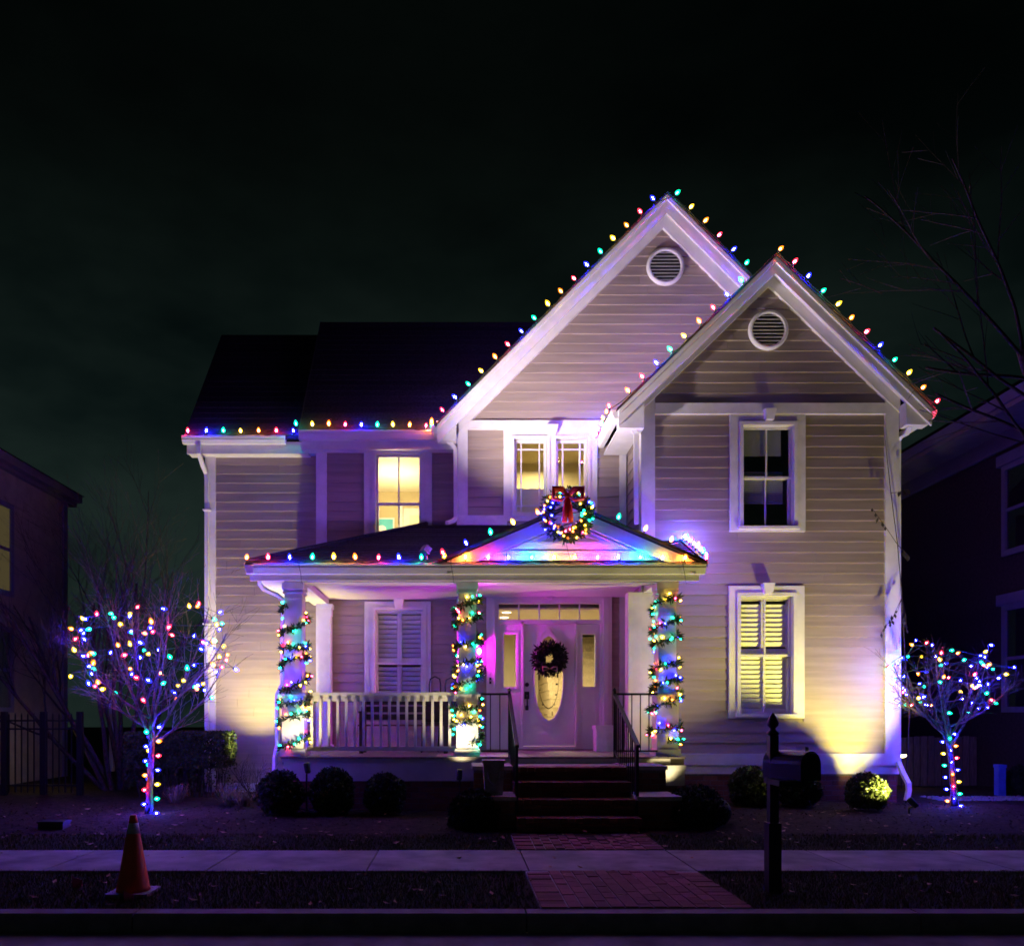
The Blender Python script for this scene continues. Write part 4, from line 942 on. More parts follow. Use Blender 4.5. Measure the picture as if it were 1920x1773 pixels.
string('string of coloured bulbs over the porch pediment and its side rake', [(a, b_, 5, (-ps, -.1, 1), 4), (c, d, 4, (ps, -.1, 1), 0), ((3.48, 12.56, zPe + 1.25 * prs + .03), (3.48, 11.4, zPe + .07), 8, (.3, 0, 1), [0, 1, 4, 0, 2, 3, 1, 0])], (pax, 11.3, paz))

# ------------------------------------------------------------------ garlands and wreaths
def sprigs(mb, p, nrm, n_, ln0, ln1, rg, w=.010):
    for _ in range(n_):
        d = (Vector((rg.uniform(-1, 1), rg.uniform(-1, 1), rg.uniform(-1, 1))) + nrm * .7).normalized() * rg.uniform(ln0, ln1)
        s_ = d.cross(Vector((rg.uniform(-1, 1), rg.uniform(-1, 1), rg.uniform(-1, 1)))).normalized() * w * rg.uniform(.7, 1.4)
        mb.quad(p - s_ * .3, p + d * .5 - s_, p + d, p + d * .5 + s_)
def garland(x, y, lab, seed, zt_):
    rg = random.Random(seed); t = thing('lit_garland', (x, y, FZ + .1), lab, 'garland', 'lit garlands wound round the porch posts')
    f_ = MB(); pts = []; turns = 7.2; N = 260; bulbs = []
    for k in range(N + 1):
        u = k / N; z = FZ + .16 + (zt_ - FZ - .16) * u; a = 2 * math.pi * turns * u + seed
        hw = .155 if z < 1.86 else (.19 if z < 1.94 else .128)
        c_, s_ = math.cos(a), math.sin(a); r = min(hw / max(abs(c_), abs(s_)), hw * 1.27) + .028
        p = Vector((x + r * c_, y + r * s_, z + .03 * math.sin(a * 1.3) + .05 * math.sin(a * .37 + seed))); n_ = Vector((c_, s_, 0)); pts.append(p)
        sprigs(f_, p, n_, 11 if math.sin(k * .41 + seed) > -.3 else 6, .04, .125, rg, .012)
        if k % 5 in (1, 3):
            q = p + n_ * rg.uniform(-.02, .045) + Vector((rg.uniform(-.02, .02), rg.uniform(-.02, .02), rg.uniform(-.085, .085)))
            d = (n_ + Vector((rg.uniform(-.8, .8), rg.uniform(-.8, .8), rg.uniform(-.9, .9)))).normalized()
            inst('bulb', mini_me[rg.choice(['blue', 'green', 'green', 'yellow', 'yellow', 'orange', 'red'])], t, q, rotz_to(d))
    MB().tube(pts, .006, 4).build('stem', 'wire_green', t, fix=False)
    f_.build('foliage', 'garland_leaf', t, fix=False)
garland(X1, YP, 'lit leafy garland spiralling up the left corner porch post', 3, 3.12)
garland(X2, YP, 'lit leafy garland spiralling up the middle porch post by the lantern', 5, 3.3)
garland(X3, YP, 'lit leafy garland spiralling up the porch post nearest the right block', 11, 3.3)
def wreath(name, c, r, tr, lab, leafm, n_leaf, lit, seed, ln=(.05, .10)):
    rg = random.Random(seed); c = Vector(c); t = thing(name, c, lab, 'wreath')
    f_ = MB()
    for k in range(n_leaf):
        a = rg.uniform(0, 2 * math.pi); b_ = rg.uniform(0, 2 * math.pi); rr = tr * math.sqrt(rg.random())
        n_ = Vector((math.cos(a) * math.cos(b_), -abs(math.sin(b_)) * .8, math.sin(a) * math.cos(b_)))
        p = c + Vector((math.cos(a), 0, math.sin(a))) * r + n_ * rr
        sprigs(f_, p, n_, 1, ln[0], ln[1], rg, .016)
    f_.build('foliage', leafm, t, fix=False)
    MB().tube([c + Vector((math.cos(2 * math.pi * i / 32) * r, 0, math.sin(2 * math.pi * i / 32) * r)) for i in range(33)], tr * .45, 6, cap=False).build('ring', 'dark_leaf', t)
    if lit:
        for k in range(58):
            a = 2 * math.pi * k / 58 + rg.uniform(-.05, .05); e = rg.uniform(-1, 1)
            p = c + Vector((math.cos(a), 0, math.sin(a))) * (r + e * tr * .9) + Vector((0, -tr * (1.05 - .6 * abs(e)), 0))
            inst('bulb', mini_me[rg.choice(BULB)], t, p, rotz_to((math.cos(a) * e, -1, math.sin(a) * e)))
    return t
wc = Vector((PX(1062, 11.2), 11.2, PZ(966, 11.2)))
wr = wreath('lit_wreath', wc, .285, .075, 'lit wreath with red bow on the porch pediment', 'garland_leaf', 1100, True, 21)
bw = MB()
for sg in (-1, 1):
    p0 = wc + Vector((0, -.13, .24))
    bw.tube([p0, p0 + Vector((sg * .08, -.05, .07)), p0 + Vector((sg * .19, -.04, .08)), p0 + Vector((sg * .20, -.02, -.05)), p0 + Vector((sg * .09, -.03, -.07)), p0], [.022, .048, .058, .054, .042, .022], 8, aspect=.55)
    bw.tube([wc + Vector((0, -.13, .22)), wc + Vector((sg * .025, -.13, .08)), wc + Vector((sg * .045, -.12, -.12))], [.026, .042, .038], 8, aspect=.4)
bw.lathe([(.01, -.03), (.035, -.015), (.035, .015), (.01, .03)], wc + Vector((0, -.12, .235)), 8, axis='y')
bw.build('bow', 'bow_red', wr, True)
MB().tube([wc + Vector((0, .06, -.34)), wc + Vector((.03, .1, -.46)), wc + Vector((.06, .06, -.6)), wc + Vector((.05, .06, -.66))], .004, 4).build('cord', 'wire_green', wr, fix=False)
dw = wreath('door_wreath', (PX(1030, 13.7), 13.72, PZ(1234, 13.7)), .195, .08, 'dark twig and leaf wreath hanging on the front door', 'dark_leaf', 1500, False, 22, (.05, .11))
p0 = Vector((PX(1030, 13.7), 13.62, PZ(1254, 13.7))); bw = MB()
for sg in (-1, 1): bw.tube([p0, p0 + Vector((sg * .06, -.02, .03)), p0 + Vector((sg * .12, 0, .035)), p0 + Vector((sg * .12, 0, -.03)), p0], [.015, .03, .035, .03, .015], 6, aspect=.5)
bw.build('bow', 'dead_leaf', dw, True)
# ------------------------------------------------------------------ bare trees
def grow(p, d, L, r, lvl, maxl, out, rg, upw, spread, nch, wig=.16, ratio=.62, lo=.3):
    n_ = max(4, int(L / .13)); pts = [p.copy()]; rad = [r]; d = d.normalized()
    for i in range(n_):
        d = (d + Vector((rg.uniform(-1, 1), rg.uniform(-1, 1), rg.uniform(-1, 1))) * wig + Vector((0, 0, upw * (.5 if lvl == 0 else 1)))).normalized()
        p = p + d * (L / n_); pts.append(p.copy()); rad.append(max(r * (1 - .62 * (i + 1) / n_), .0022))
    out.append((pts, rad, lvl))
    if lvl >= maxl: return
    for k in range(nch[lvl]):
        f = lo + (1 - lo) * (k + rg.random()) / nch[lvl]; i = min(int(f * n_), n_ - 1)
        t = (pts[i + 1] - pts[i]).normalized(); ax = t.orthogonal().normalized(); ax.rotate(Matrix.Rotation(rg.uniform(0, 2 * math.pi), 3, t))
        c = t.copy(); c.rotate(Matrix.Rotation(R(spread) * rg.uniform(.6, 1.25), 3, ax))
        grow(pts[i], c, L * ratio * rg.uniform(.7, 1.2), rad[i] * .62, lvl + 1, maxl, out, rg, upw, spread, nch, wig, ratio, lo)
def tree_from(name, paths, loc, lab, m, cut=1, nm_trunk='trunk', cat='tree'):
    t = thing(name, loc, lab, cat); a, b_ = MB(), MB()
    for pts, rad, lvl in paths:
        (a if lvl <= cut else b_).tube(pts, rad, 7 if lvl == 0 else (5 if lvl <= cut else 3), cap=lvl <= cut)
    a.build(nm_trunk, m, t, True, fix=False); b_.build('crown', m, t, fix=False)
    return t
def light_tree(bx_, by_, fork, seed, lab, lab2, crown_r, crown_h, crown_c, nb_, arms, bs=1.0, pat=(0, 1, 2, 3, 0, 4)):
    rg = random.Random(seed); z0 = ground_z(by_); paths = []
    base = Vector((bx_, by_, z0 - .05)); top = Vector(fork)
    tr = [base.lerp(top, k / 8) + Vector((rg.uniform(-.012, .012), rg.uniform(-.012, .012), 0)) for k in range(9)]
    paths.append((tr, [.062, .05, .046, .044, .042, .04, .039, .038, .036], 0))
    for k, (ax, ay, az) in enumerate(arms):
        o_ = []; s_ = tr[-1 - (k % 3)]; tgt = Vector((ax, ay, az)) + Vector((bx_, by_, z0)); L = (tgt - s_).length
        # an arm that leaves low and sweeps outward and up
        n_ = 9; pts = []; mid = s_.lerp(tgt, .5) + Vector(((tgt.x - s_.x) * .18, (tgt.y - s_.y) * .18, -L * .10))
        for i in range(n_ + 1):
            u = i / n_; p = s_ * (1 - u) ** 2 + mid * 2 * u * (1 - u) + tgt * u * u
            pts.append(p + Vector((rg.uniform(-.012, .012), rg.uniform(-.012, .012), rg.uniform(-.012, .012))))
        rad = [.021 * (1 - .7 * i / n_) for i in range(n_ + 1)]; paths.append((pts, rad, 1))
        for j in range(11):
            i = 2 + int((n_ - 2) * rg.random()); t_ = (pts[min(i + 1, n_)] - pts[i - 1]).normalized()
            d = (t_ + Vector((rg.uniform(-1, 1), rg.uniform(-1, 1), rg.uniform(-.3, .9))) * .8).normalized()
            grow(pts[i], d, L * rg.uniform(.22, .45), rad[i] * .5, 2, 3, paths, rg, .0, 44, [0, 0, 5], .14, .5, .25)
    tree_from('crabapple_tree', paths, base, lab, 'bark', 1)
    # bulbs clipped along the limbs in a rising spiral
    t = thing('string_lights', (bx_, by_, z0), lab2, 'string lights', 'light strings wound through the yard trees')
    cand = [p for pts, rad, lvl in paths if lvl >= 1 for p in pts[1:]]; c = Vector(crown_c) + Vector((bx_, by_, z0)); used = []
    wp = []
    for k in range(19):   # up the trunk
        u = k / 19; p = base.lerp(top, .04 + u * .92); a = k * 2.1
        q = p + Vector((math.cos(a) * .05, math.sin(a) * .05, 0)); wp.append(q)
        inst('bulb', tree_me[BULB[(0, 3, 0, 1, 0, 4, 2)[k % 7]]], t, q, rotz_to((math.cos(a), math.sin(a) - .3, .1)), (bs,) * 3)
    for k in range(nb_):
        u = k / nb_; a = 2 * math.pi * (u * 5.5) + rg.uniform(-.2, .2); h = (-.95 + 1.75 * u) + rg.uniform(-.12, .12)
        rr = math.sqrt(max(.08, 1 - (h * .72) ** 2)) * rg.uniform(.72, 1.05)
        goal = c + Vector((crown_r * rr * math.cos(a), crown_r * rr * math.sin(a) * .8, crown_h * h))
        q = min(cand, key=lambda v: (v - goal).length_squared + (.05 if any((v - w_).length_squared < .004 for w_ in used) else 0)); used.append(q)
        wp.append(q + Vector((0, 0, .01)))
        inst('bulb', tree_me[BULB[pat[k % len(pat)]]], t, q, rotz_to(Vector((rg.uniform(-1, 1), rg.uniform(-1, 1), rg.uniform(-.6, 1))).normalized()), (bs * rg.uniform(.85, 1.1),) * 3)
    MB().tube(wp, .005, 4).build('wire', 'wire_green', t, fix=False)
lx, ly = PX(280, 11.1), 11.1
light_tree(lx, ly, (lx + .04, ly, 1.55), 31, 'bare crabapple tree left of the porch wound with coloured bulbs', 'coloured bulbs wound through the bare tree left of the porch', 1.12, .72, (.04, 0, 2.25), 92,
           [(-1.15, -.2, 2.6), (-.75, .3, 2.9), (-.35, -.4, 2.95), (.1, .3, 3.1), (.4, -.3, 2.95), (.75, .2, 2.85), (1.1, -.15, 2.45), (-.95, .1, 2.05), (.9, .3, 2.0), (0, -.6, 2.6)])
rx, ry = PX(1790, 12.05), 12.05
light_tree(rx, ry, (rx - .10, ry, 1.42), 37, 'slim bare tree right of the house wound with coloured bulbs', 'coloured bulbs wound through the bare tree right of the house', .86, .56, (-.12, 0, 1.95), 80,
           [(-1.0, -.1, 1.80), (-.78, .2, 2.05), (-.45, -.3, 2.2), (-.1, .2, 2.28), (.25, -.2, 2.2), (.55, .15, 2.08), (.78, -.1, 1.8), (-.6, -.2, 1.55), (-.2, .4, 2.1)], .78, (0, 1, 0, 3, 0, 4, 1, 0, 2))
# big bare multi-stem tree at the left
rg = random.Random(41); paths = []; mb0 = Vector((PX(222, 14.7), 14.7, .2))
stems = [(-.75, .62), (-.45, .9), (-.22, 1), (-.02, 1), (.12, 1), (.26, 1), (.42, .95), (-.6, .8), (.05, 1.0)]
for i, (sx_, sz) in enumerate(stems):
    grow(mb0 + Vector((sx_ * .25, rg.uniform(-.15, .15), 0)), Vector((sx_ * .95, rg.uniform(-.25, .25), sz)), rg.uniform(3.1, 3.9), .05, 0, 3, paths, rg, .018, 30, [6, 6, 4], .055, .52, .38)
tree_from('crape_myrtle', paths, mb0, 'tall bare multi-stemmed tree between the house and the left neighbour', 'bark_dark', 1)
# big tree whose limbs reach in from the right
rg = random.Random(47); paths = []; tb = Vector((PX(2075, 10.2), 10.2, .2))
grow(tb, Vector((-.03, 0, 1)), 6.2, .17, 0, 0, paths, rg, .02, 40, [0], .03)
trunk_pts = paths[0][0]
for (f, dx, dz, L) in ((.80, -.9, .35, 2.3), (.70, -.72, .95, 3.0), (.88, -.85, .62, 2.9), (.98, -.75, .75, 2.6), (.94, -.9, .2, 2.2), (1, -.1, 1, 2.6), (.7, .8, .6, 2.6), (.8, .3, .8, 2.6)):
    i = min(int(f * (len(trunk_pts) - 1)), len(trunk_pts) - 1)
    grow(trunk_pts[i], Vector((dx, rg.uniform(-.15, .25), dz)), L * 1.15, .024, 1, 3, paths, rg, -.004, 34, [0, 8, 4], .06, .42, .25)
trimmed = []
for pts, rad, lvl in paths:       # storm-pruned on the house side: nothing reaches over the roof
    n_ = next((i for i, p in enumerate(pts) if p.x < 4.9 or (p.x < 6.0 and p.z < 6.9)), len(pts))
    if n_ > 2: trimmed.append((pts[:n_], rad[:n_], lvl))
paths = trimmed
tree_from('large_bare_tree', paths, tb, 'large bare tree leaning its limbs over the right neighbour roof', 'bark_dark', 1)
# dry vine at the right corner of the house
vn = thing('dry_vine', (6.75, 12.4, .25), 'thin dry vine with a few curled leaves at the right house corner', 'vine')
vp = [Vector((6.86, 12.42, .25)), Vector((6.90, 12.40, 1.6)), Vector((6.84, 12.42, 2.6)), Vector((6.78, 12.38, 3.4)), Vector((6.70, 12.36, 4.2)), Vector((6.62, 12.40, 5.0)), Vector((6.55, 12.45, 5.9))]
v_ = MB().tube(vp, [.011, .010, .009, .008, .007, .006, .004], 5)
vl = MB(); rg = random.Random(5)
for (s_, e) in ((3, (6.42, 12.3, 2.85)), (3, (6.80, 12.3, 2.9)), (4, (6.30, 12.34, 4.75)), (4, (6.85, 12.3, 4.0)), (3, (6.55, 12.3, 3.0)), (5, (6.85, 12.36, 5.05)), (2, (6.78, 12.3, 2.3))):
    a, e = vp[s_], Vector(e); m_ = (a + e) / 2 + Vector((0, -.04, -.03)); v_.tube([a, m_, e], [.005, .004, .003], 4)
    for k in range(5):
        p = a.lerp(e, .5 + .5 * k / 4); d = Vector((rg.uniform(-.4, .4), rg.uniform(-.4, .4), -1)).normalized() * rg.uniform(.06, .11); s2 = d.cross(Vector((0, 1, .3))).normalized() * .022
        vl.quad(p, p + d * .5 - s2, p + d, p + d * .5 + s2)
v_.build('stem', 'bark_dark', vn, True); vl.build('leaves', 'dark_leaf', vn, fix=False)

# ------------------------------------------------------------------ clipped shrubs
def leaf_ball(name, rx_, ry_, rz_, seed, n_, leafm, size=.022, flat=.55):
    rg = random.Random(seed); mb = MB()
    for _ in range(n_):
        a = rg.uniform(0, 2 * math.pi); c_ = rg.uniform(-.75, 1); s_ = math.sqrt(1 - c_ * c_); k = rg.uniform(.86, 1.05) + .045 * math.sin(a * 3 + c_ * 5 + seed) + .03 * math.sin(a * 7 - c_ * 9) + (.09 * rg.random() if rg.random() < .05 else 0)
        n0 = Vector((s_ * math.cos(a), s_ * math.sin(a), c_)); p = Vector((n0.x * rx_, n0.y * ry_, n0.z * rz_)) * k
        d = (n0 * .6 + Vector((rg.uniform(-1, 1), rg.uniform(-1, 1), rg.uniform(-1, 1)))).normalized() * size * rg.uniform(.8, 1.6)
        w = d.cross(Vector((rg.uniform(-1, 1), rg.uniform(-1, 1), rg.uniform(-1, 1)))).normalized() * size * flat
        mb.quad(p - d * .4, p + w, p + d, p - w)
    return mb.mesh(name, leafm, fix=False)
def core_ball(rx_, ry_, rz_, m):
    mb = MB(); prof = [(max(.02, math.cos(R(t))), math.sin(R(t))) for t in range(-60, 91, 15)]
    mb.lathe([(r * .9, h_ * .9 * rz_ / rx_) for r, h_ in prof], n=16)
    mb.v = [(v[0] * rx_, v[1] * ry_, v[2] * rx_) for v in mb.v]
    return mb.mesh('branches', m, True)
leafA = leaf_ball('foliage', .29, .29, .30, 1, 5200, 'boxwood', .028); leafB = leaf_ball('foliage', .29, .29, .30, 2, 5200, 'boxwood', .028); coreA = core_ball(.29, .29, .30, 'hedge')
def ball(px, Y, lab, sc, k, zoff=0, grp='clipped boxwood balls'):
    loc = (PX(px, Y), Y, ground_z(Y)); t = thing('boxwood_ball', loc, lab, 'shrub', grp)
    c = Vector((loc[0], loc[1], loc[2] + .27 * sc[2] + zoff))
    inst('foliage', (leafA, leafB)[k % 2], t, c, (0, 0, k * 1.3), sc); inst('branches', coreA, t, c, (0, 0, k), sc)
ball(527, 11.02, 'clipped boxwood ball below the left corner porch post', (1, 1, 1.02), 0); ball(623, 11.02, 'clipped boxwood ball in the middle of the three before the porch skirt', (.90, 1, 1.08), 1); ball(722, 11.02, 'clipped boxwood ball nearest the stake spotlight before the porch', (.92, .95, .96), 2)
ball(1407, 12.0, 'dark clipped boxwood ball left of the mailbox door', (1.05, 1, 1.0), 3); ball(1497, 12.0, 'dark clipped boxwood ball behind the mailbox', (1.05, 1, 1.0), 4); ball(1625, 11.47, 'small boxwood ball lit bright yellow by the corner spotlight', (.92, .9, .9), 5)
lowA = leaf_ball('foliage', .5, .36, .28, 3, 5200, 'hedge', .026)
for (px, Y, sc, lab) in ((893, 10.05, (.75, .8, 1.05), 'low dark shrub at the foot of the planter side of the steps'), (1305, 10.25, (1.15, 1, 1.1), 'wide low dark shrub on the mailbox side of the steps')):
    t = thing('low_shrub', (PX(px, Y), Y, ground_z(Y)), lab, 'shrub', 'low shrubs flanking the steps'); inst('foliage', lowA, t, (PX(px, Y), Y, ground_z(Y) + .14), (0, 0, px), sc)
    inst('branches', coreA, t, (PX(px, Y), Y, ground_z(Y) + .14), None, (1.5 * sc[0], 1.1 * sc[1], .85 * sc[2]))
# hedge at the wing
hd = thing('clipped_hedge', (-4.3, 13.3, .25), 'dark clipped hedge in front of the left wing wall', 'hedge')
hm = MB(); rg = random.Random(9)
for _ in range(12000):
    x_, y_, z_ = rg.uniform(-5.35, -3.8), rg.uniform(12.95, 13.75), rg.uniform(.75 if rg.random() < .85 else .45, 1.30)
    f = rg.random()
    if f < .4: z_ = 1.30 + rg.uniform(-.05, .025)
    elif f < .8: y_ = 12.95 + rg.uniform(-.03, .05)
    elif f < .9: x_ = (-5.35, -3.8)[rg.random() < .5] + rg.uniform(-.04, .04)
    p = Vector((x_, y_, z_)); d = Vector((rg.uniform(-1, 1), rg.uniform(-1, 1), rg.uniform(-1, 1))).normalized() * .04; w = d.orthogonal().normalized() * .016
    hm.quad(p - d * .4, p + w, p + d, p - w)
hm.build('foliage', 'hedge', hd, fix=False)
hs = MB()
for k in range(26):
    x_ = -5.25 + 1.4 * k / 25; o_ = []
    for j in range(2): hs.tube([(x_, 13.35, .22), (x_ + rg.uniform(-.08, .08), 13.3, .6), (x_ + rg.uniform(-.2, .2), rg.uniform(13, 13.6), 1.1)], [.012, .009, .005], 4)
hs.build('stems', 'bark_dark', hd, fix=False)
# open twiggy shrub, lit from behind
rg = random.Random(13); paths = []; sb = Vector((-3.22, 12.75, .25))
for k in range(11):
    a = rg.uniform(0, 6.28); grow(sb, Vector((math.cos(a) * .7, math.sin(a) * .5, .75)), rg.uniform(.4, .65), .010, 1, 3, paths, rg, .02, 42, [0, 5, 4], .1, .55, .25)
tree_from('twiggy_shrub', paths, sb, 'bare twiggy shrub silhouetted before the bright wing wall', 'bark_dark', 1, 'stems', 'shrub')
# ornamental grass tufts
for i, (px, Y, sc) in enumerate(((430, 12.2, 1.0), (455, 12.0, .8), (330, 12.4, .9))):
    c = Vector((PX(px, Y), Y, ground_z(Y))); mb = MB(); rg = random.Random(60 + i)
    for _ in range(130):
        a = rg.uniform(0, 6.28); d = Vector((math.cos(a), math.sin(a), 0)) * rg.uniform(.05, .34) * sc; hgt = rg.uniform(.12, .32) * sc; w = Vector((-math.sin(a), math.cos(a), 0)) * .005
        b_ = c + d * .3; m_ = b_ + d * .5 + Vector((0, 0, hgt)); e = b_ + d * 1.1 + Vector((0, 0, hgt * rg.uniform(.6, 1.05)))
        mb.quad(b_ - w, b_ + w, m_ + w * .8, m_ - w * .8); mb.tri(m_ - w * .8, m_ + w * .8, e)
    t = thing('ornamental_grass', c, ('dry grass tuft in the bed left of the first boxwood ball', 'smaller dry grass tuft close to the first boxwood ball', 'dry grass tuft behind the trunk of the lit left tree')[i], 'grass tuft', 'dry grass tufts in the bed')
    mb.build('blades', 'dry_grass', t, fix=False)

# ------------------------------------------------------------------ ground cover
def field(n_, xr, yr, skip, seed, hh, w, lean=.6):
    rg = random.Random(seed); mb = MB()
    for _ in range(n_):
        x_, y_ = rg.uniform(*xr), rg.uniform(*yr)
        if skip(x_, y_): continue
        z_ = ground_z(y_) - .005; a = rg.uniform(0, 6.28); hgt = rg.uniform(.4, 1) * hh
        s_ = (math.cos(a) * w, math.sin(a) * w); l_ = (rg.uniform(-lean, lean) * hgt, rg.uniform(-lean, lean) * hgt)
        mb.tri((x_ - s_[0], y_ - s_[1], z_), (x_ + s_[0], y_ + s_[1], z_), (x_ + l_[0], y_ + l_[1], z_ + hgt))
    return mb
inpath = lambda x_, y_: .6 < x_ < 2.24
field(46000, (-6.2, 7.2), (6.11, 7.54), inpath, 71, .055, .004).build('grass', 'grass', None, fix=False, label='short dark grass strip between kerb and sidewalk', kind='stuff')
field(30000, (-8, 9), (8.71, 9.55), inpath, 72, .05, .004).build('grass', 'grass', None, fix=False, label='narrow dark grass strip behind the sidewalk', kind='stuff')
rg = random.Random(73); mb = MB()
for _ in range(16000):
    x_, y_ = rg.uniform(-7.5, 9), 9.4 + 3.1 * rg.random() ** 1.2
    if .15 < x_ < 2.75: continue
    z_ = ground_z(y_) + rg.uniform(-.004, .018); a = rg.uniform(0, 3.14); l_ = rg.uniform(.01, .03); w = rg.uniform(.003, .008); t_ = rg.uniform(-.5, .5) * l_
    c_, s_ = math.cos(a), math.sin(a)
    mb.quad((x_ - c_ * l_ - s_ * w, y_ - s_ * l_ + c_ * w, z_ - t_), (x_ - c_ * l_ + s_ * w, y_ - s_ * l_ - c_ * w, z_ - t_), (x_ + c_ * l_ + s_ * w, y_ + s_ * l_ - c_ * w, z_ + t_), (x_ + c_ * l_ - s_ * w, y_ + s_ * l_ + c_ * w, z_ + t_))
mb.build('mulch', 'mulch', None, fix=False, label='dark bark mulch covering the planting beds', kind='stuff')
rg = random.Random(74); mb = MB()
for _ in range(420):
    x_, y_ = rg.uniform(-6.5, 8), rg.choice((rg.uniform(6.1, 7.5), rg.uniform(8.75, 9.6), rg.uniform(9.4, 12.2), rg.uniform(9.4, 11)))
    if rg.random() < .05: y_ = rg.uniform(7.6, 8.65)
    if .2 < x_ < 2.7 and y_ > 9.6: continue
    z_ = ground_z(y_) + (.035 if not 7.55 < y_ < 8.7 else .026); a = rg.uniform(0, 6.28); L = rg.uniform(.025, .05); W = L * .42
    u = Vector((math.cos(a), math.sin(a), rg.uniform(-.25, .25))) * L; w = Vector((-math.sin(a), math.cos(a), rg.uniform(-.3, .3))) * W; c = Vector((x_, y_, z_)); cu = Vector((0, 0, L * rg.uniform(.1, .4)))
    mb.quad(c - u + cu, c - w, c + u + cu * .5, c); mb.quad(c - u + cu, c, c + u + cu * .5, c + w + cu * .4)
mb.build('fallen_leaves', 'dead_leaf', None, fix=False, label='dry fallen leaves scattered over lawn and beds', kind='stuff')

# ------------------------------------------------------------------ street things
cx, cy = PX(250, 6.66), 6.66; cz = ground_z(cy)
cn = thing('traffic_cone', (cx, cy, cz), 'orange traffic cone with one white band on the grass strip', 'traffic cone')
MB().lathe([(.135, .03), (.128, .06), (.052, .50), (.05, .505)], (cx, cy, cz), 20).lathe([(.036, .585), (.034, .60), (.027, .645), (.02, .65)], (cx, cy, cz), 20).build('cone_body', 'cone_orange', cn, True)
MB().lathe([(.0525, .497), (.0375, .586)], (cx, cy, cz), 20).build('reflective_band', 'cone_white', cn, True)
MB().prism([(cx - .15, cy - .17), (cx + .15, cy - .17), (cx + .17, cy - .15), (cx + .17, cy + .15), (cx + .15, cy + .17), (cx - .15, cy + .17), (cx - .17, cy + .15), (cx - .17, cy - .15)], 'z', cz + .0, cz + .032).build('base', 'cone_base', cn)
for (px, py, Y, lab) in ((147, 1655, 6.9, 'small pink marker flag standing left of the traffic cone'), (243, 1683, 6.42, 'small pink marker flag in front of the traffic cone')):
    t = thing('marker_flag', (PX(px, Y), Y, ground_z(Y)), lab, 'flag', 'pink marker flags on the grass strip'); x_, z_ = PX(px, Y), PZ(py, Y)
    MB().tube([(x_ - .05, Y, ground_z(Y) - .03), (x_ - .05, Y, z_ + .06)], .0025, 4).build('wire_stem', 'black_iron', t)
    MB().hexa([(x_ - .05, Y - .001, z_ - .035), (x_ + .02, Y + .012, z_ - .055), (x_ + .02, Y + .014, z_ - .055), (x_ - .05, Y + .001, z_ - .035), (x_ - .05, Y - .001, z_ + .055), (x_ + .04, Y - .012, z_ + .03), (x_ + .04, Y - .010, z_ + .03), (x_ - .05, Y + .001, z_ + .055)]).build('flag_cloth', 'flag_pink', t)
# mailbox
my = 6.72; mx_ = PX(1449, my); mz = ground_z(my)
ml = thing('mailbox', (mx_, my, mz), 'black mailbox on a post with pointed finial in the front strip', 'mailbox')
MB().box(-.036, .036, -.036, .036, .55, 1.30).box(-.052, .052, -.052, .052, 0, .58).build('post', 'black_plastic', ml)
MB().lathe([(.036, 1.30), (.05, 1.31), (.05, 1.325), (.026, 1.345), (.022, 1.36), (.046, 1.385), (.048, 1.405), (.036, 1.44), (.012, 1.48), (.002, 1.49)], n=10).build('finial', 'black_plastic', ml, True)
prof = [(-.105, .0), (.105, .0), (.105, .125)] + [(.105 * math.cos(R(t)), .125 + .105 * math.sin(R(t))) for t in range(15, 180, 15)] + [(-.105, .125)]
rot = Matrix.Rotation(R(24), 4, 'Z'); off = Vector((.10, -.08, .95))
def mpart(mb, nm, m, smooth=False):
    mb.v = [tuple(rot @ Vector(v) + off) for v in mb.v]; return mb.build(nm, m, ml)
body = mpart(MB().prism(prof, 'y', -.20, .18), 'box', 'mailbox_black')
dprof = [(p_[0] * 1.05, (p_[1] - .1) * 1.04 + .1) for p_ in prof]
dr = mpart(MB().prism(dprof, 'y', -.225, -.202), 'door', 'mailbox_black')
mpart(MB().box(-.03, .03, -.25, -.226, .20, .22).box(-.012, .012, -.248, -.226, .17, .20), 'latch', 'black_plastic')
mpart(MB().box(.107, .113, -.1, .02, .13, .16).box(.107, .113, -.1, -.07, .13, .26), 'signal_flag', 'black_plastic')
MB().hexa([(-.05, -.26, .90), (.18, -.26, .90), (.24, .10, .90), (-.03, .12, .90), (-.05, -.26, .945), (.18, -.26, .945), (.24, .10, .945), (-.03, .12, .945)]).build('bracket', 'black_plastic', ml)
for o_ in ml.children: o_.location = (0, 0, 0)

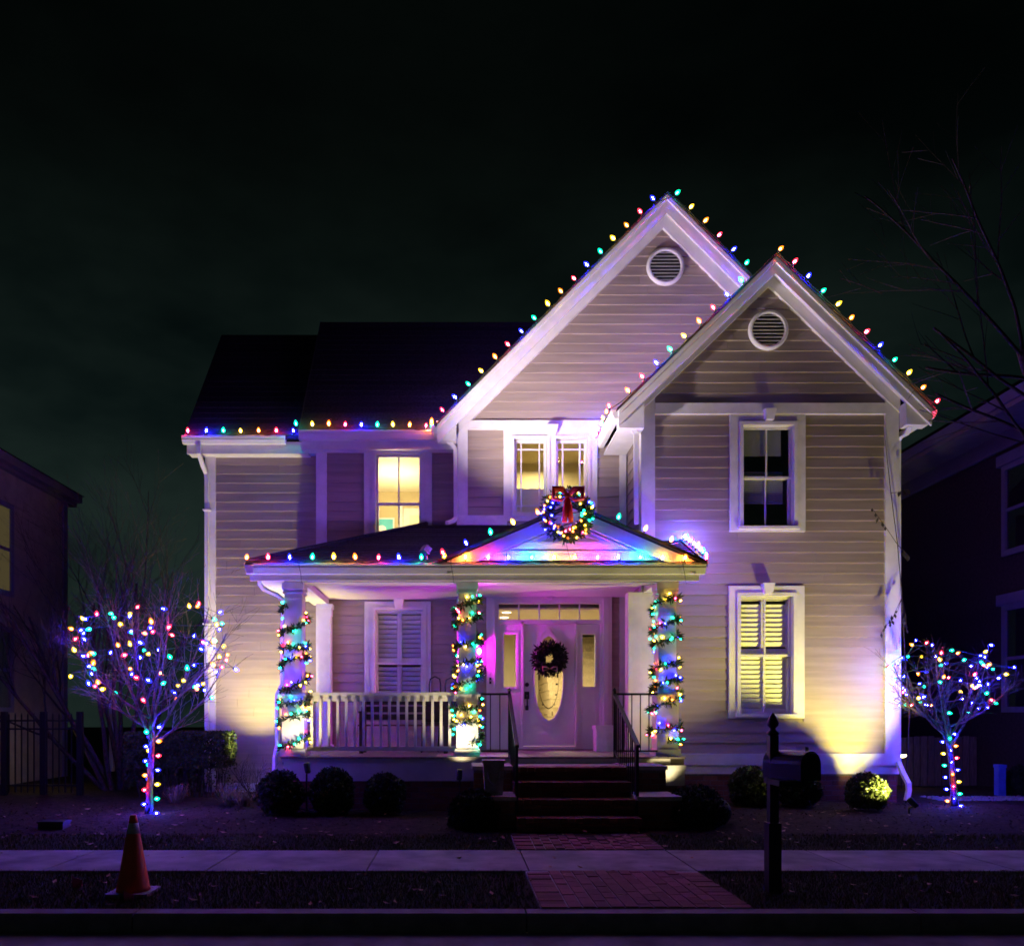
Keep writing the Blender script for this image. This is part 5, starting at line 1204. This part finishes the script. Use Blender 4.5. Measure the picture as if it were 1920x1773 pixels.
# ------------------------------------------------------------------ neighbours
NL = thing('neighbour_house', (-9, 16, .25), 'dim stucco house at the far left edge', 'house')
xw = -8.75
MB().box(-15, xw, 11, 18.0, .15, 6.3).build('wall', 'neighbour_stucco', NL)
MB().box(-15, xw + .1, 12.0, 18.35, 6.3, 6.38).build('soffit', 'soffit', NL); MB().box(xw - .1, xw + .22, 10.8, 18.35, 6.39, 6.56).build('eave', 'soffit', NL)
MB().prism([(xw + .26, 6.55), (-12, 8.6), (-15, 8.6), (-15, 6.55)], 'y', 10.8, 18.4).build('roof', 'roof', NL)
MB().box(xw - .02, xw + .04, 17.86, 18.04, .2, 6.3).build('corner_board', 'neighbour_trim', NL)
def side_window(par, x_, y0, y1, z0, z1, sg, m, glass='glass_dark', lit=None):
    t = .1
    w_ = MB().box(min(x_, x_ + sg * .05), max(x_, x_ + sg * .05), y0 - t, y0, z0 - t, z1 + t).box(min(x_, x_ + sg * .05), max(x_, x_ + sg * .05), y1, y1 + t, z0 - t, z1 + t).box(min(x_, x_ + sg * .05), max(x_, x_ + sg * .05), y0, y1, z1, z1 + t).box(min(x_, x_ + sg * .05), max(x_, x_ + sg * .05), y0, y1, z0 - t, z0).build('window', m, par)
    zm = (z0 + z1) / 2
    MB().box(min(x_, x_ + sg * .035), max(x_, x_ + sg * .035), y0, y1, zm - .03, zm + .03).build('meeting_rail', m, w_)
    for a, b_ in ((z0, zm - .03), (zm + .03, z1)): bx('pane', lit or glass, w_, min(x_ + sg * .004, x_ + sg * .012), max(x_ + sg * .004, x_ + sg * .012), y0, y1, a, b_)
emat('lit_blind', (.85, .66, .30), .07)
side_window(NL, xw, 14.2, 15.75, 4.0, 5.6, 1, 'neighbour_trim', lit='lit_blind'); side_window(NL, xw, 14.2, 15.75, 1.75, 3.2, 1, 'neighbour_trim')
MB().tube([(-8.35, 19.5, 2.45), (-8.35, 19.5, .25)], .07, 4).build('downspout', 'white', NL)
NR = thing('neighbour_house', (10.5, 14, .25), 'dark brick house with deep eaves at the right edge', 'house')
xw = 10.0
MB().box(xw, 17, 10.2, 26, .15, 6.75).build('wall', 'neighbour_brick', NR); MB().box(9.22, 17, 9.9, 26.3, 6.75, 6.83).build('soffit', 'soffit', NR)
MB().box(9.18, 9.30, 9.88, 26.3, 6.84, 7.02).build('gutter', 'neighbour_trim', NR); MB().prism([(9.2, 7.0), (13.4, 9.6), (17.5, 7.0)], 'y', 9.85, 26.3).build('roof', 'roof', NR)
MB().box(xw - .06, xw, 10.2, 26, 6.45, 6.75).build('frieze_board', 'neighbour_trim', NR)
for z0, z1 in ((4.6, 6.05), (1.75, 3.5)):
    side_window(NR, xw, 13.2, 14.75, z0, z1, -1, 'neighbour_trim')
    MB().box(xw - .08, xw - .001, 13.0, 14.95, z1 + .101, z1 + .3).build('lintel', 'neighbour_trim', NR)
# black picket fence, left
fn = thing('iron_fence', (-8, 13.6, .2), 'black iron picket fence beside the left neighbour', 'fence')
fy = 13.6; fx0, fx1 = PX(-12, fy), PX(150, fy); zt_ = PZ(1337, fy)
for z_ in (zt_ - .12, zt_ - .26, .42): bx('rail', 'black_iron', fn, fx0, fx1, fy - .012, fy + .012, z_ - .014, z_ + .014)
for px in (8, 82, 150): bx('fence_post', 'black_iron', fn, PX(px, fy) - .045, PX(px, fy) + .045, fy - .04, fy + .04, .15, zt_ + .03)
k = fx0 + .05
while k < fx1:
    MB().prism([(k - .009, .3), (k + .009, .3), (k + .009, zt_ - .03), (k, zt_ + .01), (k - .009, zt_ - .03)], 'y', fy - .009, fy + .009).build('picket', 'black_iron', fn); k += .105
gl = thing('garden_lamp', (PX(80, 14.9), 14.9, .25), 'small glowing garden lamp behind the black picket fence', 'lamp')
gx = PX(80, 14.9)
MB().tube([(gx, 14.9, .2), (gx, 14.9, 1.0)], .02, 6).build('pole', 'black_iron', gl); MB().lathe([(.025, 1.0), (.04, 1.03), (.035, 1.08)], (gx, 14.9, 0), 8).build('globe', 'garden_globe', gl); MB().lathe([(.07, 1.082), (.04, 1.11), (.01, 1.13)], (gx, 14.9, 0), 8).build('cap', 'black_iron', gl)
# wooden fence, right
wf = thing('wooden_fence', (8.3, 15.6, .2), 'dark wooden board fence behind the lit right tree', 'fence')
k = 7.4; rg = random.Random(3)
while k < 9.9:
    hgt = 1.18 + rg.uniform(-.02, .02); bx('plank', 'fence_wood', wf, k, k + .118, 15.58 + rg.uniform(-.008, .008), 15.60 + rg.uniform(0, .008), .22, hgt); k += .136
for z_ in (.45, 1.0): bx('rail', 'fence_wood', wf, 7.4, 9.9, 15.62, 15.66, z_ - .04, z_ + .04)
pl_ = thing('wall_light', (PX(1689, 14.9), 14.9, 1.0), 'small lit lamp on a stake behind the right house corner', 'lamp'); gx, gz = PX(1690, 14.9), PZ(1416, 14.9)
MB().tube([(gx, 14.9, .2), (gx, 14.9, gz - .02)], .012, 6).build('stake', 'black_iron', pl_); MB().lathe([(.05, gz - .03), (.09, gz), (.07, gz + .02)], (gx, 14.9, 0), 10).build('diffuser', 'lamp_warm', pl_); MB().lathe([(.10, gz + .022), (.02, gz + .06)], (gx, 14.9, 0), 10).build('cap', 'black_iron', pl_)
up = thing('utility_pedestal', (PX(1875, 13.6), 13.6, .25), 'short blue utility pedestal on the right side lawn', 'utility post'); ux = PX(1875, 13.6)
MB().box(ux - .06, ux + .06, 13.54, 13.66, .22, .72).build('body', 'utility_blue', up); MB().box(ux - .07, ux + .07, 13.53, 13.67, .72, .77).build('lid', 'utility_blue', up)
gp = MB(); rg = random.Random(8)
for _ in range(900):
    x_, y_ = rg.uniform(7.6, 9.9), rg.uniform(12.75, 13.35); s_ = rg.uniform(.01, .025); z_ = ground_z(y_)
    gp.hexa([(x_ - s_, y_ - s_, z_), (x_ + s_, y_ - s_ * .6, z_), (x_ + s_, y_ + s_, z_), (x_ - s_ * .7, y_ + s_, z_), (x_ - s_ * .5, y_ - s_ * .5, z_ + s_), (x_ + s_ * .6, y_ - s_ * .4, z_ + s_), (x_ + s_ * .5, y_ + s_ * .5, z_ + s_), (x_ - s_ * .4, y_ + s_ * .6, z_ + s_)])
gp.build('gravel', 'gravel', None, fix=False, label='strip of pale gravel right of the lit tree', kind='stuff')
t = thing('low_shrub', (PX(1912, 13.8), 13.8, .25), 'low green shrub by the blue utility pedestal', 'shrub'); inst('foliage', lowA, t, (PX(1915, 13.8), 13.8, .42), (0, 0, 1), (.7, .7, 1.1)); inst('branches', coreA, t, (PX(1915, 13.8), 13.8, .40), None, (1, .8, .8))

ib = thing('irrigation_box', (PX(102, 9.9), 9.9, .2), 'low black box on the lawn at the edge of the left bed', 'box'); gx = PX(102, 9.9)
MB().box(gx - .15, gx + .15, 9.8, 10.0, .16, .29).build('body', 'black_plastic', ib); MB().box(gx - .16, gx + .16, 9.79, 10.01, .29, .31).build('lid', 'black_plastic', ib)
